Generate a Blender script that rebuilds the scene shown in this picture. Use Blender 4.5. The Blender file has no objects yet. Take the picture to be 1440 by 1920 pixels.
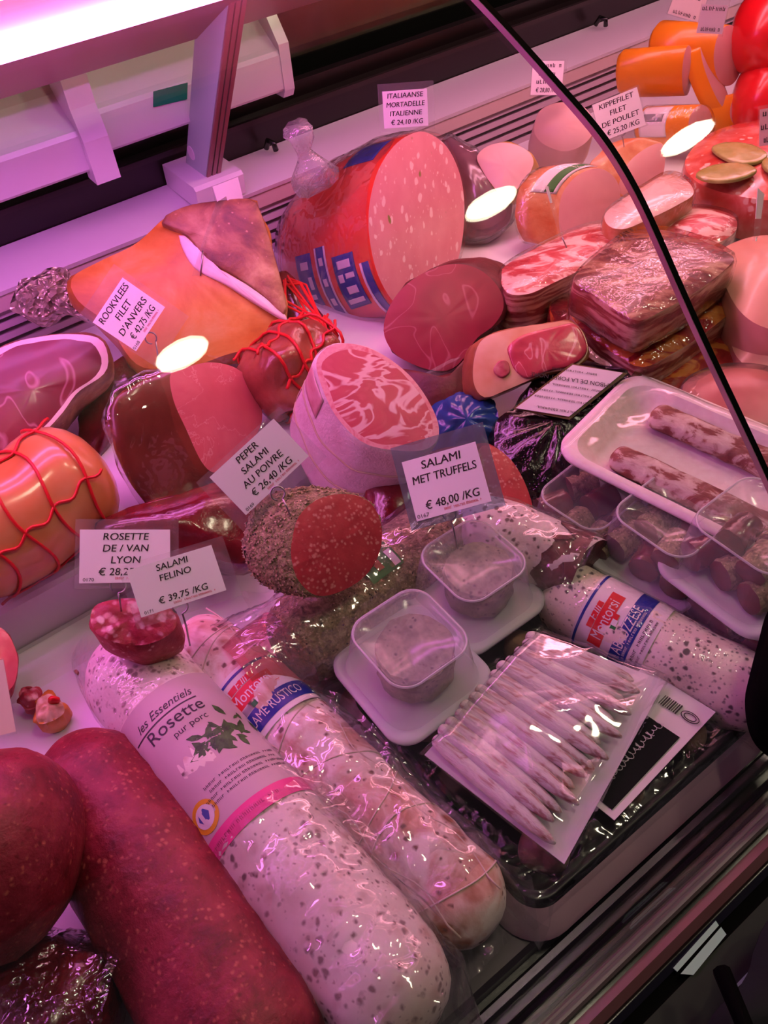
import bpy, math, random
from mathutils import Vector as V, Matrix, noise
random.seed(7)
S = bpy.context.scene
COL = S.collection
PI = math.pi

# ------------------------------------------------------------------ camera
# world: X runs along the counter, Y goes from the customer's rail to the back, Z is the normal of the display deck (Z = 0)
FP = 1553.0
H = 0.68
def _n(v): v = V(v); v.normalize(); return v
CX = _n((4150 - 720, -1090 - 960, FP))
_p = math.radians(48)
_th = math.asin(CX.z * math.tan(_p) / math.hypot(CX.x, CX.y)) - math.atan2(-CX.y, CX.x)
CU = V((math.cos(_p) * math.sin(_th), -math.cos(_p) * math.cos(_th), -math.sin(_p)))
CY = CU.cross(CX)
CAM = V((0, 0, H))
RIGHT = V((CX.x, CY.x, CU.x)); DOWN = V((CX.y, CY.y, CU.y)); FWD = V((CX.z, CY.z, CU.z))
cd = bpy.data.cameras.new('camera'); cam = bpy.data.objects.new('camera', cd); COL.objects.link(cam)
cd.sensor_fit = 'VERTICAL'; cd.sensor_height = 36; cd.lens = FP / 1920 * 36; cd.clip_start = .01
cam.matrix_world = Matrix(((RIGHT.x, -DOWN.x, -FWD.x, 0), (RIGHT.y, -DOWN.y, -FWD.y, 0), (RIGHT.z, -DOWN.z, -FWD.z, H), (0, 0, 0, 1)))
S.camera = cam
# ------------------------------------------------------------------ world and exposure
w = bpy.data.worlds.new('world'); S.world = w; w.use_nodes = True
w.node_tree.nodes['Background'].inputs[0].default_value = (.75, .55, .62, 1)
w.node_tree.nodes['Background'].inputs[1].default_value = .05
S.view_settings.view_transform = 'Standard'; S.view_settings.look = 'None'
S.view_settings.exposure = 0.38; S.view_settings.gamma = 1.0; S.view_settings.use_curve_mapping = False
S.cycles.transparent_max_bounces = 14; S.cycles.max_bounces = 5; S.cycles.diffuse_bounces = 2; S.cycles.glossy_bounces = 2; S.cycles.transmission_bounces = 3
S.cycles.sample_clamp_indirect = 4; S.cycles.use_light_tree = False
LAMP_L = (1.0, .24, 1.0); LAMP_R = (1.0, .38, .55)
P_LAMP = 15.0          # radiance of the tubes in the canopy

# ------------------------------------------------------------------ pixel helpers (a pixel is a direction; the height or depth comes from what a thing rests on)
def ray(px, py):
    return _n(RIGHT * (px - 720) + DOWN * (py - 960) + FWD * FP)
def P(px, py, z=0.0):
    d = ray(px, py); return CAM + d * ((z - H) / d.z)
def PY(px, py, y):
    d = ray(px, py); return CAM + d * (y / d.y)
def on_plane(px, py, p0, n):
    d = ray(px, py); return CAM + d * ((p0 - CAM).dot(n) / d.dot(n))
def nrm(px, py, r=0.0, u=0.0):
    """a normal leaning r to the right and u up from the line of sight"""
    t = -ray(px, py)
    R = _n(RIGHT - t * RIGHT.dot(t)); Uv = _n(t.cross(R))
    return _n(R * r + Uv * u + t * math.sqrt(max(0, 1 - r * r - u * u)))

# ------------------------------------------------------------------ materials
def srgb(c):
    if isinstance(c, str):
        c = tuple(int(c[i:i + 2], 16) / 255 for i in (0, 2, 4))
    return tuple((x / 12.92 if x <= .04045 else ((x + .055) / 1.055) ** 2.4) for x in c) + (1,)
class NT:
    def __init__(s, name):
        s.m = bpy.data.materials.new(name); s.m.use_nodes = True; s.t = s.m.node_tree
        s.t.nodes.clear(); s.out = s.n('ShaderNodeOutputMaterial')
        s.co = s.n('ShaderNodeTexCoord').outputs['Object']
    def n(s, ty, **kw):
        x = s.t.nodes.new(ty)
        for k, v in kw.items(): setattr(x, k, v)
        return x
    def l(s, a, b): s.t.links.new(a, b)
    def put(s, inp, v):
        if hasattr(v, 'links') or isinstance(v, bpy.types.NodeSocket): s.l(v, inp)
        else: inp.default_value = v
    def mapping(s, sc=(1, 1, 1), loc=(0, 0, 0), rot=(0, 0, 0)):
        m = s.n('ShaderNodeMapping'); s.l(s.co, m.inputs[0]); m.inputs['Scale'].default_value = sc
        m.inputs['Location'].default_value = loc; m.inputs['Rotation'].default_value = rot; return m.outputs[0]
    def noise(s, scale, detail=4, rough=.55, dist=0, vec=None):
        x = s.n('ShaderNodeTexNoise'); s.l(vec or s.co, x.inputs['Vector'])
        x.inputs['Scale'].default_value = scale; x.inputs['Detail'].default_value = detail
        x.inputs['Roughness'].default_value = rough; x.inputs['Distortion'].default_value = dist
        return x.outputs['Fac']
    def vor(s, scale, out='Distance', vec=None, rnd=1, feature='F1'):
        x = s.n('ShaderNodeTexVoronoi', feature=feature); s.l(vec or s.co, x.inputs['Vector'])
        x.inputs['Scale'].default_value = scale; x.inputs['Randomness'].default_value = rnd
        return x.outputs[out]
    def ramp(s, fac, stops, mode='LINEAR'):
        r = s.n('ShaderNodeValToRGB'); r.color_ramp.interpolation = mode
        e = r.color_ramp.elements
        while len(e) < len(stops): e.new(.5)
        for i, (p, c) in enumerate(stops):
            e[i].position = p; e[i].color = srgb(c) if not isinstance(c, float) else (c, c, c, 1)
        s.l(fac, r.inputs[0]); return r.outputs[0]
    def math(s, op, a, b=0.0):
        x = s.n('ShaderNodeMath', operation=op); s.put(x.inputs[0], a); s.put(x.inputs[1], b); return x.outputs[0]
    def mix(s, f, a, b):
        x = s.n('ShaderNodeMix', data_type='RGBA'); s.put(x.inputs[0], f)
        s.put(x.inputs[6], srgb(a) if isinstance(a, str) else a); s.put(x.inputs[7], srgb(b) if isinstance(b, str) else b)
        return x.outputs[2]
    def schlick(s, normal=None, f0=.0):
        g = s.n('ShaderNodeNewGeometry'); d = s.n('ShaderNodeVectorMath', operation='DOT_PRODUCT')
        s.l(g.outputs['Incoming'], d.inputs[0]); s.l(normal or g.outputs['Normal'], d.inputs[1])
        c = s.math('SUBTRACT', 1.0, s.math('ABSOLUTE', d.outputs['Value'])); p = s.math('POWER', c, 4.0)
        return s.math('ADD', s.math('MULTIPLY', p, 1 - f0), f0)
    def bump(s, h, strength=.3, dist=.002):
        b = s.n('ShaderNodeBump'); s.l(h, b.inputs['Height'])
        b.inputs['Strength'].default_value = strength; b.inputs['Distance'].default_value = dist; return b.outputs[0]
    def bsdf(s, color, rough=.4, normal=None, metal=0, spec=.5, coat=0, sss=0):
        b = s.n('ShaderNodeBsdfPrincipled')
        s.put(b.inputs['Base Color'], srgb(color) if isinstance(color, str) else color)
        s.put(b.inputs['Roughness'], rough); b.inputs['Metallic'].default_value = metal
        b.inputs['Specular IOR Level'].default_value = spec; b.inputs['Coat Weight'].default_value = coat
        b.inputs['Coat Roughness'].default_value = .12
        if normal: s.l(normal, b.inputs['Normal'])
        s.l(b.outputs[0], s.out.inputs[0]); return b
MATS = {}
def plain(name, c, rough=.4, metal=0, spec=.5, coat=0):
    if name in MATS: return MATS[name]
    t = NT(name); n = t.noise(60, 3)
    col = t.mix(t.math('MULTIPLY', n, .16), c, tuple(x * .72 for x in srgb(c)[:3]) + (1,))
    t.bsdf(col, rough, t.bump(t.noise(400, 2), .05, .0005), metal, spec, coat); MATS[name] = t.m; return t.m
def meat(name, stops, scale=30, detail=6, dist=0., rough=.38, bump=.25, bscale=None, bd=.002, specks=(), coat=0, stretch=(1, 1, 1), spec=.5):
    if name in MATS: return MATS[name]
    t = NT(name); vec = t.mapping(stretch)
    n = t.noise(scale, detail, .6, dist, vec); col = t.ramp(n, stops)
    hs = t.noise(bscale or scale * 3, 4, .6, 0, vec)
    for (sc, thr, c, soft) in specks:
        warp = t.n('ShaderNodeVectorMath', operation='MULTIPLY_ADD')
        nz = t.n('ShaderNodeTexNoise'); t.l(vec, nz.inputs['Vector']); nz.inputs['Scale'].default_value = sc * 1.5
        t.l(nz.outputs['Color'], warp.inputs[0]); k = .55 / sc; warp.inputs[1].default_value = (k, k, k); t.l(vec, warp.inputs[2])
        v = t.vor(sc, vec=warp.outputs[0])
        v = t.math('ADD', v, t.math('MULTIPLY', t.math('SUBTRACT', t.noise(sc * .3, 1, .5, 0, vec), .42), thr * 3.0))
        m = t.n('ShaderNodeMapRange'); t.l(v, m.inputs[0]); m.inputs[1].default_value = thr - soft; m.inputs[2].default_value = thr + soft
        m.inputs[3].default_value = 1; m.inputs[4].default_value = 0
        col = t.mix(m.outputs[0], col, c)
    t.bsdf(col, rough, t.bump(hs, bump, bd), 0, spec, coat); MATS[name] = t.m; return t.m
def film(name, tint='ffffff', base=.13, gain=.8, rough=.08, wr=26, strength=.8, bd=.004, cloud=.0):
    """thin clear plastic: mostly see-through, glossy where it turns away from the eye"""
    if name in MATS: return MATS[name]
    t = NT(name)
    ridge = t.math('ABSOLUTE', t.math('SUBTRACT', t.noise(wr, 2, .5, .8), .5))
    nrmo = t.bump(t.math('ADD', t.math('MULTIPLY', ridge, 1.6), t.math('MULTIPLY', t.noise(wr * 4, 1), .25)), strength, bd)
    tr = t.n('ShaderNodeBsdfTransparent'); tr.inputs[0].default_value = srgb(tint)
    g = t.n('ShaderNodeBsdfGlossy'); g.inputs['Roughness'].default_value = rough; t.l(nrmo, g.inputs['Normal'])
    f = t.math('ADD', t.math('MULTIPLY', t.schlick(nrmo), gain), base)
    m = t.n('ShaderNodeMixShader'); t.l(f, m.inputs[0]); t.l(tr.outputs[0], m.inputs[1]); t.l(g.outputs[0], m.inputs[2])
    o = m.outputs[0]
    if cloud:
        d = t.n('ShaderNodeBsdfDiffuse'); d.inputs[0].default_value = (.9, .9, .92, 1)
        tl = t.n('ShaderNodeBsdfTranslucent'); tl.inputs[0].default_value = (.9, .9, .92, 1)
        a = t.n('ShaderNodeMixShader'); a.inputs[0].default_value = .3; t.l(d.outputs[0], a.inputs[1]); t.l(tl.outputs[0], a.inputs[2])
        b = t.n('ShaderNodeMixShader'); b.inputs[0].default_value = cloud; t.l(o, b.inputs[1]); t.l(a.outputs[0], b.inputs[2]); o = b.outputs[0]
    t.l(o, t.out.inputs[0]); MATS[name] = t.m; return t.m
def emit(name, c, k):
    t = NT(name); e = t.n('ShaderNodeEmission'); e.inputs[0].default_value = tuple(c) + (1,); e.inputs[1].default_value = k
    t.l(e.outputs[0], t.out.inputs[0]); return t.m

# ------------------------------------------------------------------ object helpers
def obj(name, verts, faces, mat, parent=None, smooth=True):
    me = bpy.data.meshes.new(name); me.from_pydata([tuple(v) for v in verts], [], faces)
    if mat: me.materials.append(mat)
    if smooth: me.polygons.foreach_set('use_smooth', [True] * len(me.polygons))
    me.update(); o = bpy.data.objects.new(name, me); COL.objects.link(o)
    if parent: o.parent = parent
    return o
def tag(o, label=None, cat=None, group=None, kind=None):
    for k, v in (('label', label), ('category', cat), ('group', group), ('kind', kind)):
        if v: o[k] = v
    return o
def thing(name, label, cat, M=None, group=None):
    o = bpy.data.objects.new(name, None); COL.objects.link(o); o.empty_display_size = .02
    if M is not None: o.matrix_world = M
    return tag(o, label, cat, group)
def frame(o, x, z):
    x = _n(x); z = V(z); z = _n(z - x * z.dot(x)); y = z.cross(x)
    return Matrix(((x.x, y.x, z.x, o.x), (x.y, y.y, z.y, o.y), (x.z, y.z, z.z, o.z), (0, 0, 0, 1)))
class MB:
    def __init__(s): s.v = []; s.f = []
    def add(s, vs, fs):
        k = len(s.v); s.v += [V(v) for v in vs]; s.f += [tuple(i + k for i in f) for f in fs]; return s
    def box(s, a, b):
        (x0, y0, z0), (x1, y1, z1) = a, b
        return s.add([(x0, y0, z0), (x1, y0, z0), (x1, y1, z0), (x0, y1, z0), (x0, y0, z1), (x1, y0, z1), (x1, y1, z1), (x0, y1, z1)],
                     [(0, 3, 2, 1), (4, 5, 6, 7), (0, 1, 5, 4), (1, 2, 6, 5), (2, 3, 7, 6), (3, 0, 4, 7)])
    def prism(s, pts, x0, x1):
        """closed YZ profile run along X"""
        n = len(pts)
        return s.add([(x0, y, z) for y, z in pts] + [(x1, y, z) for y, z in pts],
                     [(i, (i + 1) % n, n + (i + 1) % n, n + i) for i in range(n)] + [tuple(range(n - 1, -1, -1)), tuple(range(n, 2 * n))])
    def tube(s, pts, r, n=6, closed=False):
        pts = [V(p) for p in pts]; k0 = len(s.v); m = len(pts); prev = None
        for i, p in enumerate(pts):
            a = pts[(i - 1) % m] if (closed or i) else p; b = pts[(i + 1) % m] if (closed or i < m - 1) else p
            d = _n(b - a)
            if prev is None: u = d.orthogonal().normalized()
            else: u = _n(prev - d * prev.dot(d))
            prev = u; v = d.cross(u); rr = r[i] if isinstance(r, (list, tuple)) else r
            for j in range(n):
                t = 2 * PI * j / n; s.v.append(p + (u * math.cos(t) + v * math.sin(t)) * rr)
        for i in range(m if closed else m - 1):
            for j in range(n):
                a = k0 + i * n; b = k0 + ((i + 1) % m) * n
                s.f.append((a + j, a + (j + 1) % n, b + (j + 1) % n, b + j))
        if not closed:
            s.f.append(tuple(k0 + j for j in range(n - 1, -1, -1))); s.f.append(tuple(k0 + (m - 1) * n + j for j in range(n)))
        return s
    def build(s, name, mat, parent=None, smooth=False): return obj(name, s.v, s.f, mat, parent, smooth)
def inv(M, pts): Mi = M.inverted(); return [Mi @ V(p) for p in pts]
def nz(v, f): return noise.noise(V(v) * f)
def spline(pts, n):
    """closed Catmull-Rom through pts, n samples evenly spaced"""
    m = len(pts); out = []
    for i in range(m):
        p0, p1, p2, p3 = pts[(i - 1) % m], pts[i], pts[(i + 1) % m], pts[(i + 2) % m]
        for k in range(12):
            t = k / 12
            out.append(.5 * ((2 * p1) + (p2 - p0) * t + (2 * p0 - 5 * p1 + 4 * p2 - p3) * t * t + (3 * p1 - p0 - 3 * p2 + p3) * t ** 3))
    L = [0]
    for i in range(len(out)): L.append(L[-1] + (out[(i + 1) % len(out)] - out[i]).length)
    res = []; j = 0
    for k in range(n):
        d = L[-1] * k / n
        while L[j + 1] < d: j += 1
        f = (d - L[j]) / max(1e-9, L[j + 1] - L[j]); res.append(out[j].lerp(out[(j + 1) % len(out)], f))
    return res
def sharp(pts, n):
    """closed polygon with straight sides, n samples"""
    m = len(pts); L = [0]
    for i in range(m): L.append(L[-1] + (pts[(i + 1) % m] - pts[i]).length)
    res = []; j = 0
    for k in range(n):
        d = L[-1] * k / n
        while L[j + 1] < d: j += 1
        res.append(pts[j].lerp(pts[(j + 1) % m], (d - L[j]) / max(1e-9, L[j + 1] - L[j])))
    return res
FORMS = {}
def grid_rings(rings, cap0=None, cap1=None):
    n = len(rings[0]); v = [p for r in rings for p in r]; f = []
    for i in range(len(rings) - 1):
        for j in range(n): f.append((i * n + j, i * n + (j + 1) % n, (i + 1) * n + (j + 1) % n, (i + 1) * n + j))
    if cap1 is not None:
        v.append(cap1); k = len(v) - 1; a = (len(rings) - 1) * n
        for j in range(n): f.append((a + j, a + (j + 1) % n, k))
    if cap0 is not None:
        v.append(cap0); k = len(v) - 1
        for j in range(n): f.append(((j + 1) % n, j, k))
    return v, f
class Form:
    """a lump whose front face is an outline lying on a plane; it runs back along 'ext' through rings (t, scale)"""
    def __init__(s, name, label, cat, outline, anchor, n=(0, 0), ext=None, to=None, L=.08, rings=None, body=None, face=None, rim=None,
                 N=56, bump=.0015, bf=60, dome=.004, edge=.96, group=None, face_name='cut_face', straight=False, facebump=.0006, tw=None):
        ax, ay = anchor[0], anchor[1]
        p0 = anchor[2] if isinstance(anchor[2], V) else P(ax, ay, anchor[2])
        nn = n if isinstance(n, V) else nrm(ax, ay, *n)
        pts = [on_plane(x, y, p0, nn) for x, y in outline]
        c = sum(pts, V()) / len(pts)
        e = (to - c) if to is not None else (ext.normalized() * L if ext is not None else -nn * L)
        xax = RIGHT - nn * RIGHT.dot(nn); M = frame(c, xax, nn); s.M = M; s.root = thing(name, label, cat, M, group)
        loc = inv(M, pts); loc = [V((p.x, p.y, 0)) for p in loc]
        area = sum(loc[i].x * loc[(i + 1) % len(loc)].y - loc[(i + 1) % len(loc)].x * loc[i].y for i in range(len(loc)))
        if area < 0: loc.reverse()
        out = sharp(loc, N) if straight else spline(loc, N)
        s.out = out; s.e = M.to_3x3().inverted() @ e; s.N = N
        rings = rings or [(0, edge), (.03, 1), (.5, 1.02), (.85, .9), (1, .6)]
        s.rings = rings; s.bump = bump; s.bf = bf; seed = V((random.random() * 9, random.random() * 9, 0))
        s.seed = seed
        R = []
        for t, k in rings:
            R.append([s.disp(p * k + s.e * t) if t > 0 else p * k for p in out])
        tip = s.e * 1.0; v, f = grid_rings(list(reversed(R)), cap0=tip)
        s.body = obj('body', v, f, body, s.root)
        k0 = rings[0][1]; fr = [1, .92, .8, .6, .35]; RR = []
        rimw = rim[0] if rim else 0
        if rim: fr = [1, 1 - rimw * .5, 1 - rimw, (1 - rimw) * .8, (1 - rimw) * .5, (1 - rimw) * .25]
        for q in fr:
            wob = (lambda p: 1 + (.5 * rimw * nz(p + seed, 45) if rim and q <= 1 - rimw + 1e-6 and q > .5 * (1 - rimw) else 0))
            RR.append([V((p.x * k0 * q * wob(p), p.y * k0 * q * wob(p), dome * (1 - q * q) + facebump * nz(p * q + seed, 120) * (q < 1))) for p in out])
        if face:
            if rim:
                v, f = grid_rings(RR[:3]); obj('fat_rim', v, f, rim[1], s.root); RR = RR[2:]
            v, f = grid_rings(RR, cap1=V((0, 0, dome))); s.face = obj(face_name, v, f, face, s.root)
        FORMS[name] = s
    def disp(s, p): return p + p.normalized() * (s.bump * noise.noise((p + s.seed) * s.bf) * 2) if s.bump else p
    def at(s, a, t, off=1.0):
        """surface point: a in 0..1 around the outline, t along the length"""
        i = (a % 1) * s.N; i0 = int(i); p = s.out[i0 % s.N].lerp(s.out[(i0 + 1) % s.N], i - i0)
        r = s.rings
        for j in range(len(r) - 1):
            if r[j][0] <= t <= r[j + 1][0]:
                k = r[j][1] + (r[j + 1][1] - r[j][1]) * (t - r[j][0]) / max(1e-6, r[j + 1][0] - r[j][0]); break
        else: k = r[-1][1]
        return p * k * off + s.e * t
    def patch(s, name, a0, a1, t0, t1, mat, off=1.012, na=14, nt=8, parent=None):
        v = [s.at(a0 + (a1 - a0) * i / na, t0 + (t1 - t0) * j / nt, off) for j in range(nt + 1) for i in range(na + 1)]
        f = [(j * (na + 1) + i, j * (na + 1) + i + 1, (j + 1) * (na + 1) + i + 1, (j + 1) * (na + 1) + i) for j in range(nt) for i in range(na)]
        o = obj(name, v, f, mat, parent or s.root); m = o.modifiers.new('thick', 'SOLIDIFY'); m.thickness = .0006; return o
    def wrap(s, mat, k=1.035, amp=.003, f=28, t0=0, front=True, name='cling_film'):
        R = []
        ts = [t for t, _ in s.rings if t >= t0]
        for t in ts:
            kk = dict(s.rings)[t]; R.append([(p * kk * k + s.e * t) + (p.normalized() * amp * (1 - 2 * abs(noise.noise((p + s.e * t + s.seed) * f)))) for p in s.out])
        capz = V((0, 0, .006)) if front else None
        if front: R = [[p * .6 + V((0, 0, .0055 + .001 * nz(p, 60))) for p in s.out], [p * s.rings[0][1] * 1.01 + V((0, 0, .0045)) for p in s.out]] + R
        v, f2 = grid_rings(list(reversed(R)), cap0=s.e * 1.03, cap1=capz); return obj(name, v, f2, mat, s.root)
class Roll:
    """sausage or roll: round body from A to B; ends 'round', 'cut' or 'pinch'"""
    def __init__(s, name, label, cat, A, B, R, body, endA='round', endB='round', face=None, sq=1.0, prof=None, bump=.0015, bf=50, n=40, er=None, bend=0., group=None, tilt=(0, 0), up=(0, 0, 1), ends_mat=None, dome=.002):
        s.L = (B - A).length; s.R = R; s.sq = sq; L = s.L
        s.M = frame(A, B - A, V(up)); s.root = thing(name, label, cat, s.M, group)
        s.prof = prof; s.bend = bend; s.seed = V((random.random() * 9, random.random() * 9, random.random() * 9)); s.bump = bump; s.bf = bf
        c = s.M.inverted() @ CAM; s.phi0 = math.atan2(c.y, c.z); s.n = n
        er = er or R * .8; rows = []
        def ends(kind, sign, x0):
            if kind == 'round': return [(x0 + sign * er * (1 - math.cos(t)), max(.02, math.sin(t)) ** .8) for t in [i * PI / 2 / 6 for i in range(0, 7)]]
            if kind == 'pinch': return [(x0 - sign * er * .35, .16), (x0 - sign * er * .1, .13), (x0 + sign * er * .12, .4), (x0 + sign * er * .45, .78), (x0 + sign * er * 1.0, 1)]
            return [(x0, .975), (x0 + sign * .002, 1)]
        a = ends(endA, 1, 0.); b = ends(endB, -1, L); xa = a[-1][0]; xb = b[-1][0]; m = max(6, int((xb - xa) / .012))
        rows = a + [(xa + (xb - xa) * i / m, 1) for i in range(1, m)] + b[::-1]
        s.tilt = {0: tilt[0], 1: tilt[1]}
        rings = []
        for x, k in rows:
            rings.append([s.disp(s.pt(x, 2 * PI * j / n, k)) for j in range(n)])
        cut = (endA == 'cut', endB == 'cut')
        # shear a cut end
        for side, tl in ((0, tilt[0]), (1, tilt[1])):
            if tl:
                for q in range(len(rows)):
                    x = rows[q][0]; wgt = (x / L) if side else (1 - x / L); wgt = max(0, wgt * 2 - 1)
                    tz, ty = tl if isinstance(tl, tuple) else (tl, 0); rings[q] = [V((p.x + (p.z * tz + p.y * ty) * wgt, p.y, p.z)) for p in rings[q]]
        v, f = grid_rings(rings, cap0=None if cut[0] else V((rows[0][0], 0, s.zb(rows[0][0]))), cap1=None if cut[1] else V((rows[-1][0], 0, s.zb(rows[-1][0]))))
        s.body = obj('body', v, f, body, s.root)
        for side in (0, 1):
            if cut[side]:
                rg = rings[0] if side == 0 else rings[-1]; c = sum(rg, V()) / len(rg); sg = -1 if side == 0 else 1; RR = []
                for q in (1, .9, .7, .45, .2): RR.append([c + (p - c) * q + V((sg * dome * (1 - q * q), 0, 0)) for p in rg])
                if side == 0: RR = [list(reversed(r)) for r in RR]
                v, f = grid_rings(RR, cap1=c + V((sg * dome, 0, 0))); obj('cut_face', v, f, face, s.root)
    def zb(s, x): return s.bend * (1 - (2 * x / s.L - 1) ** 2)
    def rad(s, x):
        if not s.prof: return s.R
        u = min(1, max(0, x / s.L)); pr = s.prof
        for i in range(len(pr) - 1):
            if pr[i][0] <= u <= pr[i + 1][0]:
                t = (u - pr[i][0]) / (pr[i + 1][0] - pr[i][0]); t = t * t * (3 - 2 * t); return s.R * (pr[i][1] + (pr[i + 1][1] - pr[i][1]) * t)
        return s.R * pr[-1][1]
    def pt(s, x, phi, k=1.0):
        r = s.rad(x) * k; return V((x, r * math.sin(phi), r * math.cos(phi) * s.sq + s.zb(x)))
    def disp(s, p):
        q = V((0, p.y, p.z)); return p + q * (s.bump / max(s.R, .01)) * 2 * noise.noise((p + s.seed) * s.bf)
    def sleeve(s, name, x0, x1, p0, p1, mat, off=1.02, parent=None, nx=6, np_=28, sk=0.0, rag=0.0):
        v = []; f = []
        for i in range(nx + 1):
            for j in range(np_ + 1):
                ph = s.phi0 + p0 + (p1 - p0) * j / np_; x = x0 + (x1 - x0) * i / nx + sk * (ph - s.phi0) * s.R + rag * noise.noise(V((ph * 2.2, i * .3, 3))) * (1 - i / nx); v.append(s.pt(x, ph, off))
        for i in range(nx):
            for j in range(np_): a = i * (np_ + 1) + j; f.append((a, a + 1, a + np_ + 2, a + np_ + 1))
        o = obj(name, v, f, mat, parent or s.root); return o
    def text(s, txt, x, phi, size, mat, parent, off=1.027, name='lettering', squeeze=1.0, sk=0.0, shear=0.0):
        vs, fs = text_mesh(txt, shear)
        v = []
        for a, b in vs:
            ph = s.phi0 + phi + a * size * squeeze / s.R; v.append(s.pt(x - b * size + sk * (ph - s.phi0) * s.R, ph, off))
        return obj(name, v, fs, mat, parent, False)
    def wrap(s, mat, x0, x1, k=1.05, amp=.004, f=30, name='cling_film', flare0=0, flare1=0, m=26):
        rings = []; n = 56; m = max(m, int((x1 - x0) / .004))
        for i in range(m + 1):
            x = x0 + (x1 - x0) * i / m; u = i / m
            kk = k + flare0 * max(0, 1 - u * 5) + flare1 * max(0, u * 5 - 4)
            r = []
            for j in range(n):
                p = s.pt(min(max(x, .0), s.L), 2 * PI * j / n, kk); p.x = x
                q = V((0, p.y, p.z)).normalized(); w1 = noise.noise((p + s.seed) * f); w2 = noise.noise((p + s.seed + V((7, 1, 3))) * f * 1.7)
                r.append(p + q * amp * (.5 * w1 + (1 - abs(w2) * 2.2) * .6))
            rings.append(r)
        v, fc = grid_rings(rings); return obj(name, v, fc, mat, s.root)
TX = {}
def text_mesh(txt, shear=0.0):
    key = (txt, shear)
    if key not in TX and txt.startswith('~'):      # print too small to read in the photo: rows of letter-like strokes
        rnd = random.Random(len(txt)); m = int(txt[1:]); vs = []; fs = []
        def bar(x0, x1, y0, y1):
            k = len(vs); vs.extend([(x0, y0), (x1, y0), (x1, y1), (x0, y1)]); fs.append((k, k + 1, k + 2, k + 3))
        for i in range(m):
            if rnd.random() < .14: continue
            x = (i - m / 2) * .56; h_ = rnd.choice((.26, .26, .36)); bar(x, x + .10, -.26, h_)
            if rnd.random() < .7: bar(x + .26, x + .36, -.26, .24)
            if rnd.random() < .8: y = rnd.choice((-.24, 0, .16)); bar(x + .09, x + .36, y, y + .09)
        TX[key] = (vs, fs)
    if key not in TX:
        c = bpy.data.curves.new('t', 'FONT'); c.body = txt; c.align_x = 'CENTER'; c.align_y = 'CENTER'; c.size = 1; c.resolution_u = 3; c.shear = shear
        o = bpy.data.objects.new('t', c); COL.objects.link(o); dg = bpy.context.evaluated_depsgraph_get()
        me = bpy.data.meshes.new_from_object(o.evaluated_get(dg)); TX[key] = ([(v.co.x, v.co.y) for v in me.vertices], [tuple(p.vertices) for p in me.polygons])
        bpy.data.objects.remove(o); bpy.data.curves.remove(c); bpy.data.meshes.remove(me)
    return TX[key]
def flat_text(mb, txt, cx, cy, size, z, rot=0, sx=1, shear=0., weight=0):
    vs, fs = text_mesh(txt, shear); c, s_ = math.cos(rot), math.sin(rot); 
    for dx in ([0] if not weight else [-weight, weight]):
        mb.add([(cx + (a * size * sx + dx) * c - b * size * s_, cy + (a * size * sx + dx) * s_ + b * size * c, z + (.00005 if dx > 0 else 0)) for a, b in vs], fs)
# ------------------------------------------------------------------ shared materials
M_deck = meat('white_plastic_deck', [(.3, 'e6e2e6'), (.7, 'f4f2f4')], 8, 3, rough=.35, bump=.05, bscale=90)
M_white = plain('white_enamel', 'ece8ec', .3)
M_paper = plain('card_paper', 'fbf6f6', .6)
M_ink = plain('black_ink', '241418', .6)
M_redink = plain('red_ink', 'd6323c', .6)
M_steel = plain('brushed_steel', 'b9b4b8', .28, 1)
M_dark = plain('black_gloss', '0a090b', .22)
M_seal = plain('black_rubber', '040304', .8, spec=.08)
M_film = film('cling_film')
M_filmT = film('tight_film', base=.07, gain=.6, rough=.09, wr=40, strength=.7)
M_bag = film('bag_film', base=.11, gain=.9, rough=.08, wr=15, strength=.8, bd=.008, cloud=.04)
M_holder = film('card_holder', base=.035, gain=.6, rough=.06, wr=4, strength=.15, cloud=.06)
M_frost = film('frosted_tub', base=.05, gain=.6, rough=.16, wr=6, strength=.2, cloud=.20)
M_clearlid = film('clear_tub', base=.04, gain=.6, rough=.1, wr=8, strength=.25, cloud=.13)

def crumple(root, corners, mat=None, amp=.006, f=35, n=26, name='bag_flap'):
    c = [P(*q) for q in corners]; v = []
    for i in range(n + 1):
        for j in range(n + 1):
            u, w_ = i / n, j / n; p = c[0].lerp(c[1], u).lerp(c[3].lerp(c[2], u), w_)
            v.append(p + V((0, 0, 1)) * amp * (1 - 2.4 * abs(nz(p, f)) + .5 * nz(p, f * 2.6)) + V((nz(p + V((4, 0, 0)), f), nz(p + V((0, 4, 0)), f), 0)) * amp * .8)
    return obj(name, inv(root.matrix_world, v), [(i * (n + 1) + j, (i + 1) * (n + 1) + j, (i + 1) * (n + 1) + j + 1, i * (n + 1) + j + 1) for i in range(n) for j in range(n)], mat or M_bag, root)
# ================================================================== THE SETTING
X0, X1 = -.75, 1.9
def struct(name, mb, mat, label): o = mb.build(name, mat); return tag(o, label, kind='structure')
M_floor = meat('shop_floor_tile', [(.3, '3a3d39'), (.7, '4a4d48')], 6, 4, rough=.18, bump=.05)
M_wallb = meat('dark_shop_wall', [(.3, '1a1614'), (.7, '262019')], 3, 3, rough=.7, bump=.1)
M_ceil = meat('ceiling_panel', [(.3, '4a4644'), (.7, '545050')], 4, 3, rough=.8, bump=.1)
struct('floor', MB().box((-3, -3, -.92), (4, 3, -.86)), M_floor, 'dark glossy shop floor in front of the counter')
struct('wall_back', MB().box((-3, 2.6, -.86), (4, 2.68, 2.0)), M_wallb, 'dark wall behind the counter')
struct('ceiling', MB().box((-3, -3, 1.95), (4, 3, 2.0)), M_ceil, 'dim ceiling above the shop')

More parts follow.
